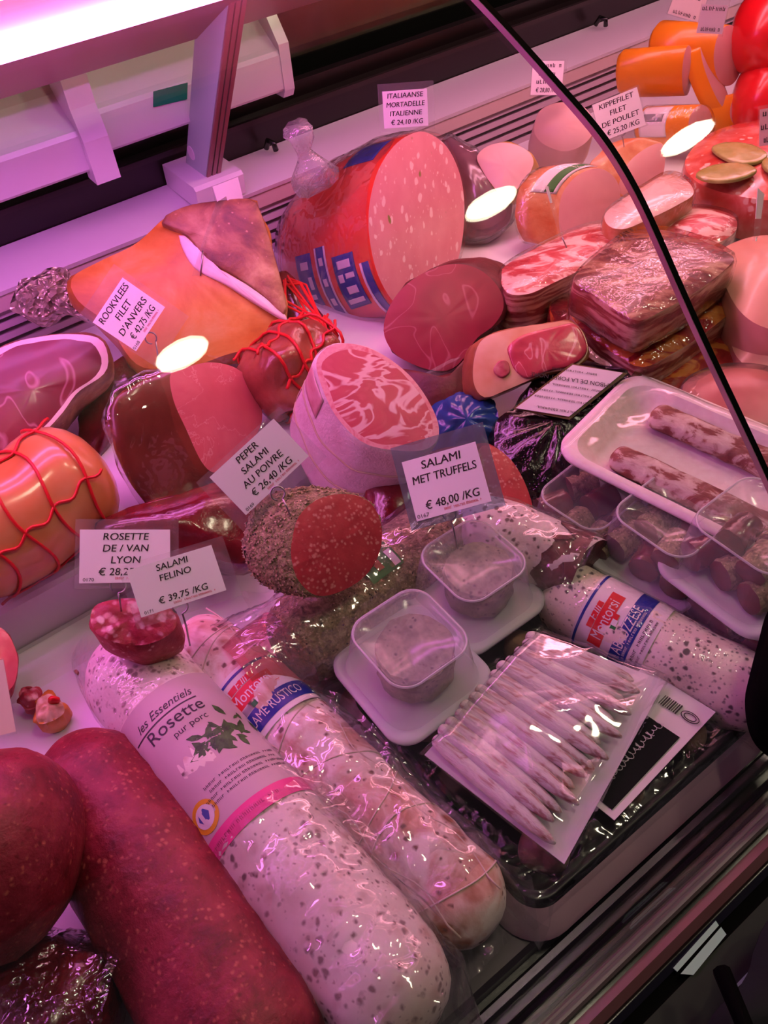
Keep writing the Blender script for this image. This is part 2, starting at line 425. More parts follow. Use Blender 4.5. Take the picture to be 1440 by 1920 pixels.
case = thing('display_case', 'refrigerated deli display counter with white deck and curved glass front', 'display case', Matrix.Translation((0, .5, -.86)))
case.location = (0, 0, 0)
def cp(name, mb, mat, smooth=False, parent=None): return mb.build(name, mat, parent or case, smooth)
cp('front_strip', MB().prism([(.095, -.03), (.095, -.004), (.099, -.001), (.148, -.001), (.148, -.03)], X0, X1), plain('dark_steel', '3a3438', .3, .6))
cp('deck', MB().prism([(.148, -.03), (.148, -.001), (.150, 0), (.545, 0), (.552, .003), (.598, .003), (.6, -.03)], X0, X1), M_deck)
cp('step_shelf', MB().prism([(.6, -.03), (.6, .056), (.604, .06), (.985, .06), (.985, -.03)], X0, X1), M_deck)
M_acryl = film('clear_acrylic', base=.05, gain=.8, rough=.05, wr=3, strength=.05, cloud=.12)
cp('acrylic_upstand', MB().box((X0, .592, .004), (X1, .597, .078)), M_acryl)
# rear grille with slats
cp('grille_backing', MB().box((X0, .99, .055), (X1, 1.0, .128)), M_dark)
M_slat = plain('grille_slat', 'b8a9b0', .4)
for k in range(5):
    z = .060 + k * .0145
    cp('slat', MB().prism([(.976, z), (.986, z + .003), (.989, z + .0085), (.979, z + .0065)], X0, X1), M_slat)
M_cream = plain('cream_trim', 'd9c6bc', .4)
cp('ledge_face', MB().prism([(.972, .128), (.97, .152), (.985, .152), (.985, .128)], X0, X1), M_cream)
cp('rear_ledge', MB().prism([(.968, .150), (.966, .156), (1.06, .160), (1.06, .150)], X0, X1), M_white)
cp('ledge_hinge', MB().tube([(.535, 1.048, .165), (.535, 1.04, .178), (.538, 1.03, .176), (.54, 1.03, .166)], .004, 8), M_dark, True)
cp('ledge_hinge', MB().tube([(1.19, 1.048, .165), (1.19, 1.04, .178), (1.193, 1.03, .176), (1.195, 1.03, .166)], .004, 8), M_dark, True)
# dark rear sliding door rail and doors
M_rail = plain('brown_black_rail', '1d1114', .3)
M_rail2 = plain('brown_rail_edge', '2c1d20', .35)
cp('door_rail', MB().prism([(1.062, .10), (1.062, .20), (1.075, .205), (1.075, .19), (1.085, .19), (1.085, .222), (1.10, .222), (1.10, .10)], X0, X1), M_rail)
cp('rail_edge', MB().prism([(1.058, .196), (1.058, .203), (1.064, .203), (1.064, .196)], X0, X1), M_rail2)
M_dglass = plain('dark_door_glass', '0c0f0b', .12, spec=.35)
for xa, xb, y in ((X0, .62, 1.115), (.60, X1, 1.13)):
    cp('sliding_door', MB().box((xa, y, .20), (xb, y + .006, .75)), M_dglass)
for q0, q1 in (((786, 98), (888, 62)), ((806, 99), (884, 72))):  # reflections in the dark door glass, modelled as thin copper-coloured bars
    cp('painted_door_reflection', MB().tube([PY(*q0, 1.108), PY(*q1, 1.108)], .0012, 6), plain('painted_reflection_copper', 'd07848', .3, .6), True)
cp('side_panel', MB().box((X0 - .03, .0, -.3), (X0, 1.1, .16)), M_white)
cp('side_panel', MB().box((X1, .0, -.3), (X1 + .03, 1.1, .16)), M_white)
# front rails and dark customer ledge
M_chrome = plain('front_rail_metal', '56525a', .25, .9)
M_pinkrail = plain('front_rail_painted', '6a5a60', .35)
M_panel = plain('front_panel_dark', '1e1f28', .08, spec=.5)
M_panel2 = plain('front_ledge_grey', '343a34', .06, spec=.6)
cp('gutter', MB().box((X0, .02, -.05), (X1, .0945, -.022)), M_dark)
cp('front_rail', MB().prism([(.078, -.022), (.078, -.006), (.081, -.004), (.086, -.004), (.088, -.006), (.088, -.022)], X0, X1), M_chrome)
cp('front_rail', MB().prism([(.066, -.022), (.066, -.012), (.069, -.010), (.0715, -.012), (.0715, -.022)], X0, X1), M_chrome)
cp('glass_channel', MB().prism([(.046, -.022), (.046, -.002), (.048, 0), (.0545, 0), (.056, -.002), (.056, -.022)], X0, X1), M_pinkrail)
cp('front_bumper', MB().prism([(.028, -.03), (.030, -.010), (.036, -.004), (.0425, -.006), (.0425, -.03)], X0, X1), plain('bumper_rose', '82545c', .3))
cp('front_panel', MB().prism([(.0275, -.03), (.0275, -.008), (.0225, -.010), (.0225, -.03)], X0, X1), M_panel)
cp('groove', MB().box((X0, .013, -.03), (X1, .0225, -.016)), M_seal)
cp('front_ledge', MB().prism([(.013, -.06), (.013, -.010), (-.16, -.021), (-.175, -.035), (-.175, -.09), (.013, -.09)], X0, X1), M_panel2)
cp('case_body', MB().prism([(-.03, -.86), (-.03, -.09), (-.02, -.05), (.6, -.05), (.6, -.032), (1.1, -.032), (1.1, -.86)], X0, X1), plain('case_body_dark', '22242a', .4))
# curved front glass: section in YZ, seam at X = .48
GP = [(.050, .0), (.058, .045), (.105, .107), (.15, .158), (.2, .211), (.25, .259), (.294, .302), (.336, .347), (.362, .374), (.393, .398), (.42, .412), (.45, .425), (.505, .450), (.536, .463), (.60, .488), (.66, .51)]
def smooth_open(pts, k=6):
    out = []; m = len(pts)
    for i in range(m - 1):
        p0, p1, p2, p3 = (V((*pts[max(0, i - 1)], 0)), V((*pts[i], 0)), V((*pts[i + 1], 0)), V((*pts[min(m - 1, i + 2)], 0)))
        for j in range(k):
            t = j / k; q = .5 * (2 * p1 + (p2 - p0) * t + (2 * p0 - 5 * p1 + 4 * p2 - p3) * t * t + (3 * p1 - p0 - 3 * p2 + p3) * t ** 3); out.append((q.x, q.y))
    return out + [pts[-1]]
GS = smooth_open(GP)
for _ in range(30): GS = [GS[0]] + [((GS[i - 1][0] + 2 * GS[i][0] + GS[i + 1][0]) / 4, (GS[i - 1][1] + 2 * GS[i][1] + GS[i + 1][1]) / 4) for i in range(1, len(GS) - 1)] + [GS[-1]]
def offs(pts, d):
    o = []
    for i, (y, z) in enumerate(pts):
        a = pts[max(0, i - 1)]; b = pts[min(len(pts) - 1, i + 1)]; t = V((b[0] - a[0], b[1] - a[1], 0)).normalized(); o.append((y + t.y * d, z - t.x * d))
    return o
def sheet(xa, xb, th=.005):
    n = len(GS); inner = offs(GS, th); v = [(xa, y, z) for y, z in GS] + [(xb, y, z) for y, z in GS] + [(xa, y, z) for y, z in inner] + [(xb, y, z) for y, z in inner]; f = []
    for i in range(n - 1):
        f += [(i, i + 1, n + i + 1, n + i), (2 * n + i, 3 * n + i, 3 * n + i + 1, 2 * n + i + 1), (4 * n + i, 6 * n + i, 6 * n + i + 1, 4 * n + i + 1), (5 * n + i, 5 * n + i + 1, 7 * n + i + 1, 7 * n + i)]
    return v + v, f
tg = NT('front_glass'); tr = tg.n('ShaderNodeBsdfTransparent'); tr.inputs[0].default_value = (.985, .99, .985, 1)
gg = tg.n('ShaderNodeBsdfGlossy'); gg.inputs['Roughness'].default_value = .02
mx = tg.n('ShaderNodeMixShader')
tg.l(tg.schlick(None, .035), mx.inputs[0]); tg.l(tr.outputs[0], mx.inputs[1]); tg.l(gg.outputs[0], mx.inputs[2]); tg.l(mx.outputs[0], tg.out.inputs[0])
XS = .48
for xa, xb in ((X0, XS - .0025), (XS + .0025, X1)):
    v, f = sheet(xa, xb); o = obj('glass_pane', v, f, tg.m, case)
    o.data.polygons.foreach_set('use_smooth', [k % 4 < 2 for k in range(len(f))])
mid = offs(GS, .0025)
v = []; f = []; n = len(GS); oo = offs(GS, -.0006); ii = offs(GS, .0052)
for (y, z), (y2, z2) in zip(oo, ii): v += [(XS - .0024, y, z), (XS + .0024, y, z), (XS + .0024, y2, z2), (XS - .0024, y2, z2)]
for i in range(n - 1):
    for j in range(4): f.append((4 * i + j, 4 * i + (j + 1) % 4, 4 * i + 4 + (j + 1) % 4, 4 * i + 4 + j))
obj('seam_seal', v, f, M_seal, case, False)
v = []; f = []; oo = offs(GS, .0); ii = offs(GS, .005)
for (y, z), (y2, z2) in zip(oo, ii): v += [(XS - .0031, y, z), (XS - .0025, y, z), (XS - .0025, y2, z2), (XS - .0031, y2, z2)]
for i in range(n - 1):
    for j in range(4): f.append((4 * i + j, 4 * i + (j + 1) % 4, 4 * i + 4 + (j + 1) % 4, 4 * i + 4 + j))
obj('glass_edge', v, f, plain('polished_edge', 'd8a8b4', .2, .5), case, False)
# canopy lamps above the deck
M_lip = plain('canopy_lip', '6a3a40', .35)
M_refl = plain('canopy_reflector', 'f4b878', .5)
canopy = thing('canopy', 'long lamp canopy above the counter with a glowing pink tube', 'canopy', Matrix())
MB().prism([(.798, .436), (.802, .441), (.924, .371), (.920, .367)], X0, X1).build('lip', M_lip, canopy)
MB().prism([(.800, .442), (.806, .450), (.66, .556), (.60, .568), (.60, .560), (.655, .548)], X0, X1).build('reflector', M_refl, canopy)
for xa, xb, c in ((X0, .44, LAMP_L), (.50, X1, LAMP_R)):
    MB().tube([(xa, .778, .452), (xb, .778, .452)], .0125, 8).build('lamp_tube', emit('tube_glow', c, P_LAMP), canopy, True)
    MB().tube([(xa, .69, .517), (xb, .69, .517)], .0125, 8).build('lamp_tube', emit('tube_glow', c, P_LAMP), canopy, True)
# white cover behind the counter, top left
cover = thing('cover_housing', 'white rounded plastic housing with a green sticker behind the counter', 'housing', Matrix())
M_hous = plain('housing_plastic', 'efe9f0', .28, coat=.3)
def hp(yf, zb, zt, zc): return [(yf + .004, zb), (yf, zb + .004), (yf, zt - .008), (yf + .003, zt - .003), (yf + .010, zt), (yf + .05, zc), (yf + .10, zc + .006), (yf + .10, zb)]
xl = PY(150, 240, .985).x
MB().prism(hp(.972, .248, .298, .322), X0 + .02, xl).build('cover_section', M_hous, cover)
MB().prism(hp(.990, .254, .306, .334), xl, .545).build('cover_section', M_hous, cover)
MB().prism([(.995, .245), (.989, .255), (.989, .31), (1.01, .338), (1.09, .345), (1.09, .245)], .545, .560).build('end_cap', M_hous, cover)
xb = xl
MB().prism([(.962, .236), (.962, .285), (.972, .318), (.972, .362), (1.02, .362), (1.02, .33), (.988, .295), (.988, .236)], xb - .008, xb + .022).build('bracket', M_hous, cover)
def quad(pts, name, mat, parent, th=.001, tow=V((0, -1, 0))):
    n_ = len(pts); v = list(pts) + [p - tow * th for p in pts]
    return obj(name, v, [tuple(range(n_)), tuple(range(2 * n_ - 1, n_ - 1, -1))] + [(i, n_ + i, n_ + (i + 1) % n_, (i + 1) % n_) for i in range(n_)], mat, parent, False)
quad([PY(x, y, .9885) for x, y in ((288, 172), (288, 201), (351, 186), (352, 155))], 'green_sticker', plain('green_sticker', '0f8a6a', .5), cover)
quad([PY(x, y, .9885) for x, y in ((363, 145), (363, 195), (400, 183), (400, 135))], 'slot', M_rail, cover)
# slanting post
post = thing('canopy_post', 'slanting grey metal post carrying the lamp canopy', 'post', Matrix())
xp0, xp1 = .408, .430
(y0, z0), (y1, z1) = (.985, .185), (.812, .446)
MB().prism([(y0, z0), (y1, z1), (y1 + .062, z1), (y0 + .055, z0)], xp0, xp1).build('shaft', plain('post_paint', 'b6d0ca', .45), post)
for q in range(3):
    MB().prism([(y0 - .003, z0), (y1 - .003, z1), (y1 + .001, z1), (y0 + .001, z0)], xp0 + .001 + q * .0072, xp0 + .0062 + q * .0072).build('front_strip', plain('post_strip', '9a6a68', .35, .2), post)
MB().prism([(.965, .160), (.962, .186), (.967, .190), (1.055, .190), (1.057, .160)], .382, .452).build('foot_block', M_white, post)
MB().tube([(xp0 - .001, 1.01, .212), (xp0 + .002, 1.01, .212)], .009, 12).build('screw_cap', M_white, post)
# ceiling lamps of the shop: globes in a row along the counter (mirrored in the bend of the glass) and one small panel
def mirror(px, py, z):
    d = ray(px, py); m_ = None
    for i in range(len(GS) - 1):
        (ya, za), (yb, zb) = GS[i], GS[i + 1]
        for k in range(8):
            y = ya + (yb - ya) * k / 8; zz = za + (zb - za) * k / 8; e = abs(CAM.z + d.z * y / d.y - zz)
            if m_ is None or e < m_[0]: m_ = (e, y, zz, V((0, -(zb - za), yb - ya)).normalized())
    p = CAM + d * (m_[1] / d.y); r = d - 2 * d.dot(m_[3]) * m_[3]; return p + r * ((z - p.z) / r.z)
M_globe = emit('globe_glow', (1.0, .86, .62), 30)
for i, (px, py, pl) in enumerate(((340, 660, 'nearest the red salamis'), (922, 384, 'in the middle of the row'), (1290, 256, 'at the far end of the row'))):
    c = mirror(px, py, 1.72); g = thing('ceiling_lamp', 'round warm ceiling lamp above the counter, ' + pl, 'lamp', Matrix.Translation(c), 'ceiling lamps above the counter')
    mb = MB(); rings = [[V((.062 * math.sin(a) * math.cos(b * PI / 6), .13 * math.sin(a) * math.sin(b * PI / 6), -.085 * math.cos(a))) for b in range(12)] for a in [PI * k / 6 for k in range(1, 6)]]
    v, f = grid_rings(rings, V((0, 0, -.085)), V((0, 0, .085))); obj('globe', v, f, M_globe, g)
    MB().tube([(0, 0, .08), (0, 0, 1.95 - c.z)], .012, 8).build('stem', M_steel, g)

# lamp reflections on the dark front ledge, built as pale mint quads
M_mint = plain('painted_reflection_mint', 'a8d8c4', .25)
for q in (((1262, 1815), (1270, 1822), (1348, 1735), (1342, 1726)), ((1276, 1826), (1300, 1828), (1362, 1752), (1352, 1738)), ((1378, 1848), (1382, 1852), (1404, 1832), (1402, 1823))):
    quad([on_plane(*p, V((0, .013, -.0085)), _n((0, -.064, 1))) for p in q], 'painted_ledge_reflection', M_mint, case, .001, V((0, 0, 1)))
# black clamp on the outside of the glass
kp0 = P(1420, 1300, .16)
kf = Form('glass_clamp', 'black rounded rubber clamp on the curved glass at the right edge', 'clamp', [(1480, 1150), (1463, 1206), (1445, 1277), (1437, 1322), (1444, 1379), (1467, 1418), (1512, 1440), (1572, 1400), (1602, 1280), (1562, 1180), (1512, 1130)],
     (1420, 1300, on_plane(1420, 1300, V((0, .15, .178)), V((0, -.72, .69)))), n=V((0, -.72, .69)), L=.02, rings=[(0, .9), (.2, 1), (1, 1)], body=M_seal, face=M_seal, face_name='pad', dome=.01, bump=.0)
bg = Form('fabric_bag', 'dark navy fabric bag leaning on the customer side of the counter', 'bag', [(1318, 1935), (1340, 1893), (1377, 1858), (1402, 1818), (1415, 1772), (1448, 1712), (1540, 1680), (1640, 1760), (1640, 1960), (1540, 2080), (1400, 2080), (1325, 2000)],
     (1400, 1850, .035), n=V((.1, -.45, .88)), L=.09, ext=V((0, -.5, -.8)), body=meat('navy_cloth', [(.3, '05060f'), (.7, '0a0d1c')], 40, 4, rough=.8, bump=.4), face=meat('navy_cloth', [(.3, '080a18'), (.7, '10142a')]), face_name='flap', dome=.02, bump=.004, bf=20)

st = inv(bg.M, [bg.M @ V((-.05, .02, .015)), bg.M @ V((-.06, -.02, .05)), bg.M @ V((.0, -.05, .075)), bg.M @ V((.06, -.03, .05)), bg.M @ V((.06, .02, .015))])
MB().tube(st, .006, 8).build('strap', M_seal, bg.root, True)
# ================================================================== MEAT MATERIALS
M_mortf = meat('mortadella_face', [(.3, 'd98a90'), (.7, 'e39ca0')], 25, 3, rough=.3, bump=.05, specks=[(60, .27, 'f2d0cc', .03), (140, .16, 'ecc0c0', .05), (26, .12, '8a8a40', .02)], stretch=(1.5, .8, 1))
M_mortc = meat('mortadella_casing', [(.25, 'dc3428'), (.75, 'ea4a34')], 10, 3, rough=.25, bump=.1, coat=.4)
M_blue = plain('blue_print', '1c2f9a', .35)
M_lilacprint = plain('white_print', 'e9e4f0', .4)
M_hamfat = meat('ham_fat', [(.28, 'a85c24'), (.42, 'cc802e'), (.55, 'dc9844'), (.75, 'e8b87c')], 12, 7, .6, rough=.4, bump=.3)
M_hamrind = meat('ham_rind', [(.32, '5c3830'), (.46, '8a5840'), (.56, 'a87850'), (.7, 'c8a878')], 22, 8, .5, rough=.45, bump=.8, specks=[(110, .12, 'c89c78', .08)])
M_fat = meat('white_fat', [(.3, 'f0d2c8'), (.7, 'f7e6de')], 30, 4, rough=.35, bump=.2)
M_hamface = meat('ham_face', [(.30, '64142a'), (.485, '7a1e34'), (.497, 'b07080'), (.507, '801f36'), (.8, '943248')], 7, 3, .8, rough=.38, bump=.2, coat=.2)
M_beefface = meat('roast_face', [(.3, 'c8595f'), (.5, 'd0646a'), (.505, 'e09a98'), (.51, 'd0646a'), (.8, 'de8482')], 12, 5, .5, rough=.4, bump=.15)
M_roast = meat('roast_crust', [(.25, '5a2418'), (.5, '7a3626'), (.75, '8a4a38')], 14, 5, rough=.3, bump=.4, coat=.6)
M_bres = meat('bresaola_face', [(.3, '86203a'), (.492, '9c2a46'), (.498, 'bc6478'), (.505, '9c2a46'), (.8, 'ac3852')], 8, 2, 1.0, rough=.38, bump=.2)
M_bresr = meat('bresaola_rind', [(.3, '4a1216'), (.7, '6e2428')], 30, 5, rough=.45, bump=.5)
M_coppaf = meat('coppa_face', [(.22, 'f0b8b8'), (.33, 'd4606c'), (.40, 'c8505e'), (.475, 'cc5562'), (.495, 'f4c4c2'), (.53, 'f2bcbc'), (.56, 'cc5562'), (.66, 'd0606a'), (.74, 'f0b4b4')], 15, 2.5, 1.6, rough=.4, bump=.15, stretch=(1, 1.5, 1))
M_coppafat = meat('coppa_fat', [(.3, 'e0828a'), (.5, 'efb0b0'), (.7, 'dc707c')], 60, 3, 1, rough=.4, bump=.15)
M_netting = meat('white_casing', [(.3, 'e0ccc4'), (.7, 'f2e6e0')], 40, 4, rough=.5, bump=.8, bscale=220)
M_pepper = meat('pepper_crust', [(.25, '4c4230'), (.5, '98895f'), (.75, 'd0c094')], 160, 5, .6, rough=.7, bump=1.0, bscale=260, bd=.004, specks=[(240, .22, 'cbb48c', .06), (200, .16, '2a1c16', .05)])
M_salf = meat('salami_face', [(.3, 'b83040'), (.7, 'cc4650')], 60, 4, rough=.4, bump=.2, specks=[(240, .32, 'e08888', .14)])
M_salf2 = meat('coarse_salami_face', [(.3, '9c2834'), (.7, 'bc4450')], 60, 4, rough=.4, bump=.6, specks=[(130, .42, 'e89aa4', .14), (80, .28, 'f4c4c6', .08)])
M_salcas = meat('coarse_salami_skin', [(.3, '9c2430'), (.7, 'c05058')], 90, 4, rough=.4, bump=.5, specks=[(140, .15, 'e0a0a0', .08)])
M_bigsal = meat('big_salami_skin', [(.25, '5c0e18'), (.45, '84182a'), (.6, '98263a'), (.8, 'ac4440')], 42, 9, .3, rough=.5, bump=.5, bscale=160, specks=[(190, .20, 'bc5c50', .14), (120, .14, '6a0c16', .12)])
M_mold = meat('mould_casing', [(.3, 'e6cfc6'), (.5, 'f3e4dc'), (.75, 'fbf2ec')], 18, 5, rough=.6, bump=.35, specks=[(55, .24, 'd8bcb2', .14), (115, .27, '9c8480', .10), (70, .14, '7a6462', .06), (200, .2, 'b49c98', .10)])
M_mold2 = meat('rustic_casing', [(.28, 'b4765c'), (.42, 'd8b0a0'), (.55, 'f2e2da'), (.8, 'faf0ea')], 22, 6, .6, rough=.6, bump=.5, specks=[(45, .26, 'a86c54', .12), (110, .2, '7c5c50', .08)])
M_mold3 = meat('abruzzese_casing', [(.3, 'e8d8c4'), (.6, 'f6ecdc'), (.8, 'fbf4ec')], 25, 5, rough=.6, bump=.5, specks=[(130, .26, '6a625c', .08), (230, .22, '98908a', .10)])
M_truf = meat('truffle_casing', [(.3, 'd8c4bc'), (.7, 'f2e8e2')], 40, 5, rough=.5, bump=.5, specks=[(150, .27, '6a5650', .10)])
M_darksal = meat('dark_salami_face', [(.3, '4a1016'), (.7, '6e2026')], 70, 4, rough=.4, bump=.3, specks=[(200, .13, '9c5a54', .08)])
M_olive = meat('truffle_piece', [(.3, '5c5c44'), (.55, '8c8c6c'), (.8, 'b4b494')], 70, 5, rough=.6, bump=.5, specks=[(150, .22, '3c3c2c', .1)])
M_black = meat('black_forest_skin', [(.3, '0c070a'), (.6, '1c0e12'), (.8, '34181a')], 30, 5, .5, rough=.16, bump=.8, bscale=40, bd=.006, coat=.8)
M_bacon = meat('bacon_top', [(.3, '542420'), (.48, '7c3a30'), (.56, 'a8745c'), (.66, 'cca888'), (.8, '98604e')], 22, 4, 1.0, rough=.3, bump=.3, coat=.3, stretch=(1, 1.8, 1))
M_baconp = meat('bacon_pink', [(.3, 'b83c40'), (.46, 'c8585a'), (.53, 'f2c4bc'), (.7, 'f4d0c8'), (.8, 'd88080')], 20, 3, 1.0, rough=.3, bump=.25, coat=.2, stretch=(1, 2.4, 3))
M_bacons = meat('bacon_side', [(.3, '742c28'), (.47, '94423a'), (.54, 'cc9a84'), (.66, 'dcb49c'), (.78, '94423c')], 34, 3, .5, rough=.3, bump=.3, coat=.4, stretch=(.35, .35, 2.2))
M_oslab = meat('orange_bacon', [(.3, '8c1c20'), (.46, 'a82c2a'), (.53, 'd87838'), (.75, 'e09048')], 24, 4, .8, rough=.22, bump=.4, coat=.6, stretch=(1, 1.8, 1))
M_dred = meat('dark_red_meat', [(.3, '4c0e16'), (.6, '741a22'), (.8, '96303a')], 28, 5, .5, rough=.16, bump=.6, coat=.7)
M_pale = meat('pale_pink_meat', [(.3, 'dc9884'), (.7, 'ecb8a4')], 10, 4, rough=.35, bump=.2, coat=.3)
M_chickf = meat('poultry_face', [(.3, 'e8bcb0'), (.7, 'f0cabe')], 20, 3, rough=.35, bump=.06)
M_chickp = meat('poultry_pink_face', [(.3, 'd09090'), (.7, 'd89c9c')], 20, 3, rough=.35, bump=.06)
M_chickc = meat('poultry_crust', [(.3, 'c8643c'), (.5, 'd88c60'), (.75, 'e6b494')], 22, 5, .5, rough=.35, bump=.4, coat=.3)
M_ycrust = meat('yellow_crust', [(.3, 'c89038'), (.7, 'd8b060')], 30, 4, rough=.35, bump=.3)
M_lard = meat('lard', [(.3, 'f0c4bc'), (.7, 'f8dcd4')], 18, 3, rough=.22, bump=.15, coat=.5)
M_orange = meat('orange_casing', [(.3, 'ee8a14'), (.7, 'f69a22')], 8, 2, rough=.3, bump=.08, coat=.3)
M_redc = meat('red_wax_casing', [(.3, 'd80c1c'), (.7, 'e61c28')], 8, 2, rough=.25, bump=.08, coat=.4)
M_aspic = meat('aspic', [(.3, 'c84038'), (.5, 'd8645a'), (.7, 'e89088')], 26, 4, .6, rough=.2, bump=.3, coat=.8, specks=[(60, .2, 'f0c8bc', .05)])
M_cuc = meat('gherkin', [(.3, '9a9448'), (.7, 'c0b878')], 30, 3, rough=.25, bump=.3, coat=.5)
M_stick = meat('snack_sausage', [(.30, '985a58'), (.40, 'c4a09c'), (.49, 'e4dad8'), (.8, 'f6f0ee')], 130, 6, .5, rough=.65, bump=.7, stretch=(.35, 1, 1))
M_fuet = meat('mouldy_sausage', [(.36, '6c2a2a'), (.49, '8c4c48'), (.55, 'c8aca6'), (.75, 'e8dad4')], 60, 8, .5, rough=.6, bump=.5, stretch=(.7, 1, 1))
M_brownsal = meat('brown_salami', [(.3, '7a5244'), (.6, 'a4806c'), (.8, 'c4a890')], 40, 5, rough=.5, bump=.4)
M_net = plain('red_net', 'e01420', .45)
M_string = plain('string', 'cbb49c', .7)
M_foam = meat('foam_tray', [(.3, 'f0dcdc'), (.7, 'f8ecec')], 120, 3, rough=.5, bump=.15)
M_btray = plain('black_tray', '0b0a10', .3)
M_foil = NT('foil'); M_foil.bsdf('f0e2c4', .22, M_foil.bump(M_foil.vor(110), 1.0, .02), .45); M_foil = M_foil.m
M_labw = plain('label_paper', 'efe6ea', .5)
M_green = plain('label_green', '3c7a34', .5)
M_pinkl = plain('label_pink', 'f0489a', .45)
M_rose = plain('rosette_label', 'cdb6bc', .5)
M_yel = plain('badge_yellow', 'e8b020', .5)
M_mredl = plain('label_red', 'e01c2c', .4)
M_bluf = film('blue_film', tint='8fb0e8', base=.08, gain=.9, rough=.1, wr=40, strength=1.0, cloud=.25)
M_bluebag = plain('blue_plastic', '2a4a9a', .25, coat=.4)

# ================================================================== PRICE CARDS
def card(label, TL, TR, BL, anchor, lines, n=(0, .1), holder=(.12, .25, .12, .12), pin=None, code=None, red=True, sizes=None, mat=None, group='price cards', hmat=None):
    """TL, TR, BL are the paper's corners in the photo; anchor = (px, py, height above deck) of its middle"""
    ax, ay = (TR[0] + BL[0]) / 2, (TR[1] + BL[1]) / 2
    p0 = P(ax, ay, anchor); nn = nrm(ax, ay, *n)
    a, b, c = (on_plane(*q, p0, nn) for q in (TL, TR, BL))
    W = (b - a).length; xh = (b - a) / W; yv = a - c; Hh = (yv - xh * yv.dot(xh)).length
    M = frame((b + c) / 2, xh, nn); t = thing('price_card', label, 'price card', M, group)
    MB().box((-W / 2, -Hh / 2, -.0004), (W / 2, Hh / 2, .0004)).build('paper', mat or M_paper, t)
    l, u, r, d = holder
    MB().box((-W / 2 - W * l, -Hh / 2 - Hh * d, -.0012), (W / 2 + W * r, Hh / 2 + Hh * u, -.0007)).build('clear_holder', hmat or M_holder, t)
    mb = MB(); k = len(lines); top = .86; bot = .20 if red else .14
    for i, s in enumerate(lines):
        if not s: continue
        sz = Hh * (.24 if k <= 3 else .19); vs, _ = text_mesh(s, .12); ww = max(v[0] for v in vs) - min(v[0] for v in vs)
        mx_ = .86 if i < k - 1 else .72
        sx = min(1.06, W * mx_ / (ww * sz)); y = -Hh / 2 + Hh * (top - (top - bot) * i / max(1, k - 1))
        flat_text(mb, s, (.02 if i == k - 1 else 0) * W, y, sz, .0006, sx=sx, shear=.12, weight=sz * .012)
    if code: flat_text(mb, code, -W * .40, -Hh * .44, Hh * .09, .0006, sx=1.1)
    mb.build('lettering', M_ink, t)
    if red:
        mb = MB(); flat_text(mb, '~24', W * .14, -Hh * .42, Hh * .085, .0006, sx=W * .5 / (Hh * .085 * 13.4)); mb.build('red_print', M_redink, t)
    if pin:
        pts = [P(*q[:2], q[2]) for q in pin]; lo = inv(M, pts); mb = MB(); mb.tube(lo, .0008, 6)
        c = lo[0]; mb.tube([c + V((math.cos(a) * .006, .006 + math.sin(a) * .006, 0)) for a in [i * PI / 8 for i in range(-4, 11)]], .0008, 6)
        mb.build('wire_pin', M_steel, t, True)
    return t
card('tilted price card reading ROOKVLEES FILET D\'ANVERS in front of the smoked ham', (182, 592), (238, 508), (247, 671), .20, ['ROOKVLEES', 'FILET', "D'ANVERS", '€ 42,75 /KG'], n=(.1, .1), holder=(.04, .28, .12, .5), code='0168', pin=[(292, 640, .16), (296, 668, .145), (297, 700, .13)])
card('price card reading PEPER SALAMI AU POIVRE pinned into the pepper salami', (395, 893), (515, 783), (459, 968), .19, ['PEPER', 'SALAMI', 'AU POIVRE', '€ 26,40 /KG'], n=(.05, .1), holder=(.15, .1, .15, .25), code='0169', pin=[(530, 935, .175), (538, 952, .17), (548, 975, .16)])
card('price card reading SALAMI MET TRUFFELS in a shiny bluish holder', (750, 868), (888, 829), (785, 977), .15, ['SALAMI', 'MET TRUFFELS', '', '€ 48,00 /KG'], n=(-.1, .15), holder=(.1, .28, .16, .12), hmat=film('shiny_holder', tint='d8ecf4', base=.22, gain=.9, rough=.12, wr=30, strength=.6, cloud=.10), code='0167', pin=[(846, 975, .12), (852, 1000, .11), (858, 1030, .1)])
card('price card reading ROSETTE DE / VAN LYON pinned into the salami slice', (149, 993), (318, 993), (149, 1094), .17, ['ROSETTE', 'DE / VAN', 'LYON', '€ 28,25 /KG'], n=(0, .15), holder=(.05, .2, .1, .1), code='0170', pin=[(222, 1112, .155), (226, 1135, .145), (231, 1165, .115)])
card('price card reading SALAMI FELINO overlapping the rosette card', (240, 1069), (399, 1021), (262, 1159), .178, ['SALAMI', 'FELINO', '', '€ 39,75 /KG'], n=(.05, .15), holder=(.08, .12, .16, .2), code='0171', pin=[(342, 1150, .14), (350, 1178, .12), (356, 1210, .09)])
card('price card reading ITALIAANSE MORTADELLE standing on the big mortadella', (713, 172), (797, 166), (724, 241), .315, ['ITALIAANSE', 'MORTADELLE', 'ITALIENNE', '€ 24,10 /KG'], n=(0, 0), holder=(.1, .2, .15, .1), red=False)
card('price card reading KIPPEFILET FILET DE POULET among the poultry rolls', (1108, 198), (1192, 164), (1130, 265), .23, ['KIPPEFILET', 'FILET', 'DE POULET', '€ 25,20 /KG'], n=(0, 0), holder=(.02, .04, .04, .04), red=False, pin=[(1166, 255, .19), (1168, 262, .18), (1170, 275, .165)])
card('price card for smoked filet crossed by the black glass seam', (1004, 114), (1063, 114), (990, 178), .235, ['~9', '~5', '~6', '€ 28,80 /KG'], n=(0, 0), holder=(.03, .03, .1, .05), red=False)
card('greyish tilted price card above the far orange rolls', (1266, -22), (1324, -5), (1255, 26), .28, ['~7', '~9'], n=(0, 0), holder=(.03, .03, .03, .05), red=False, mat=plain('aged_paper', 'cfc6c0', .6))
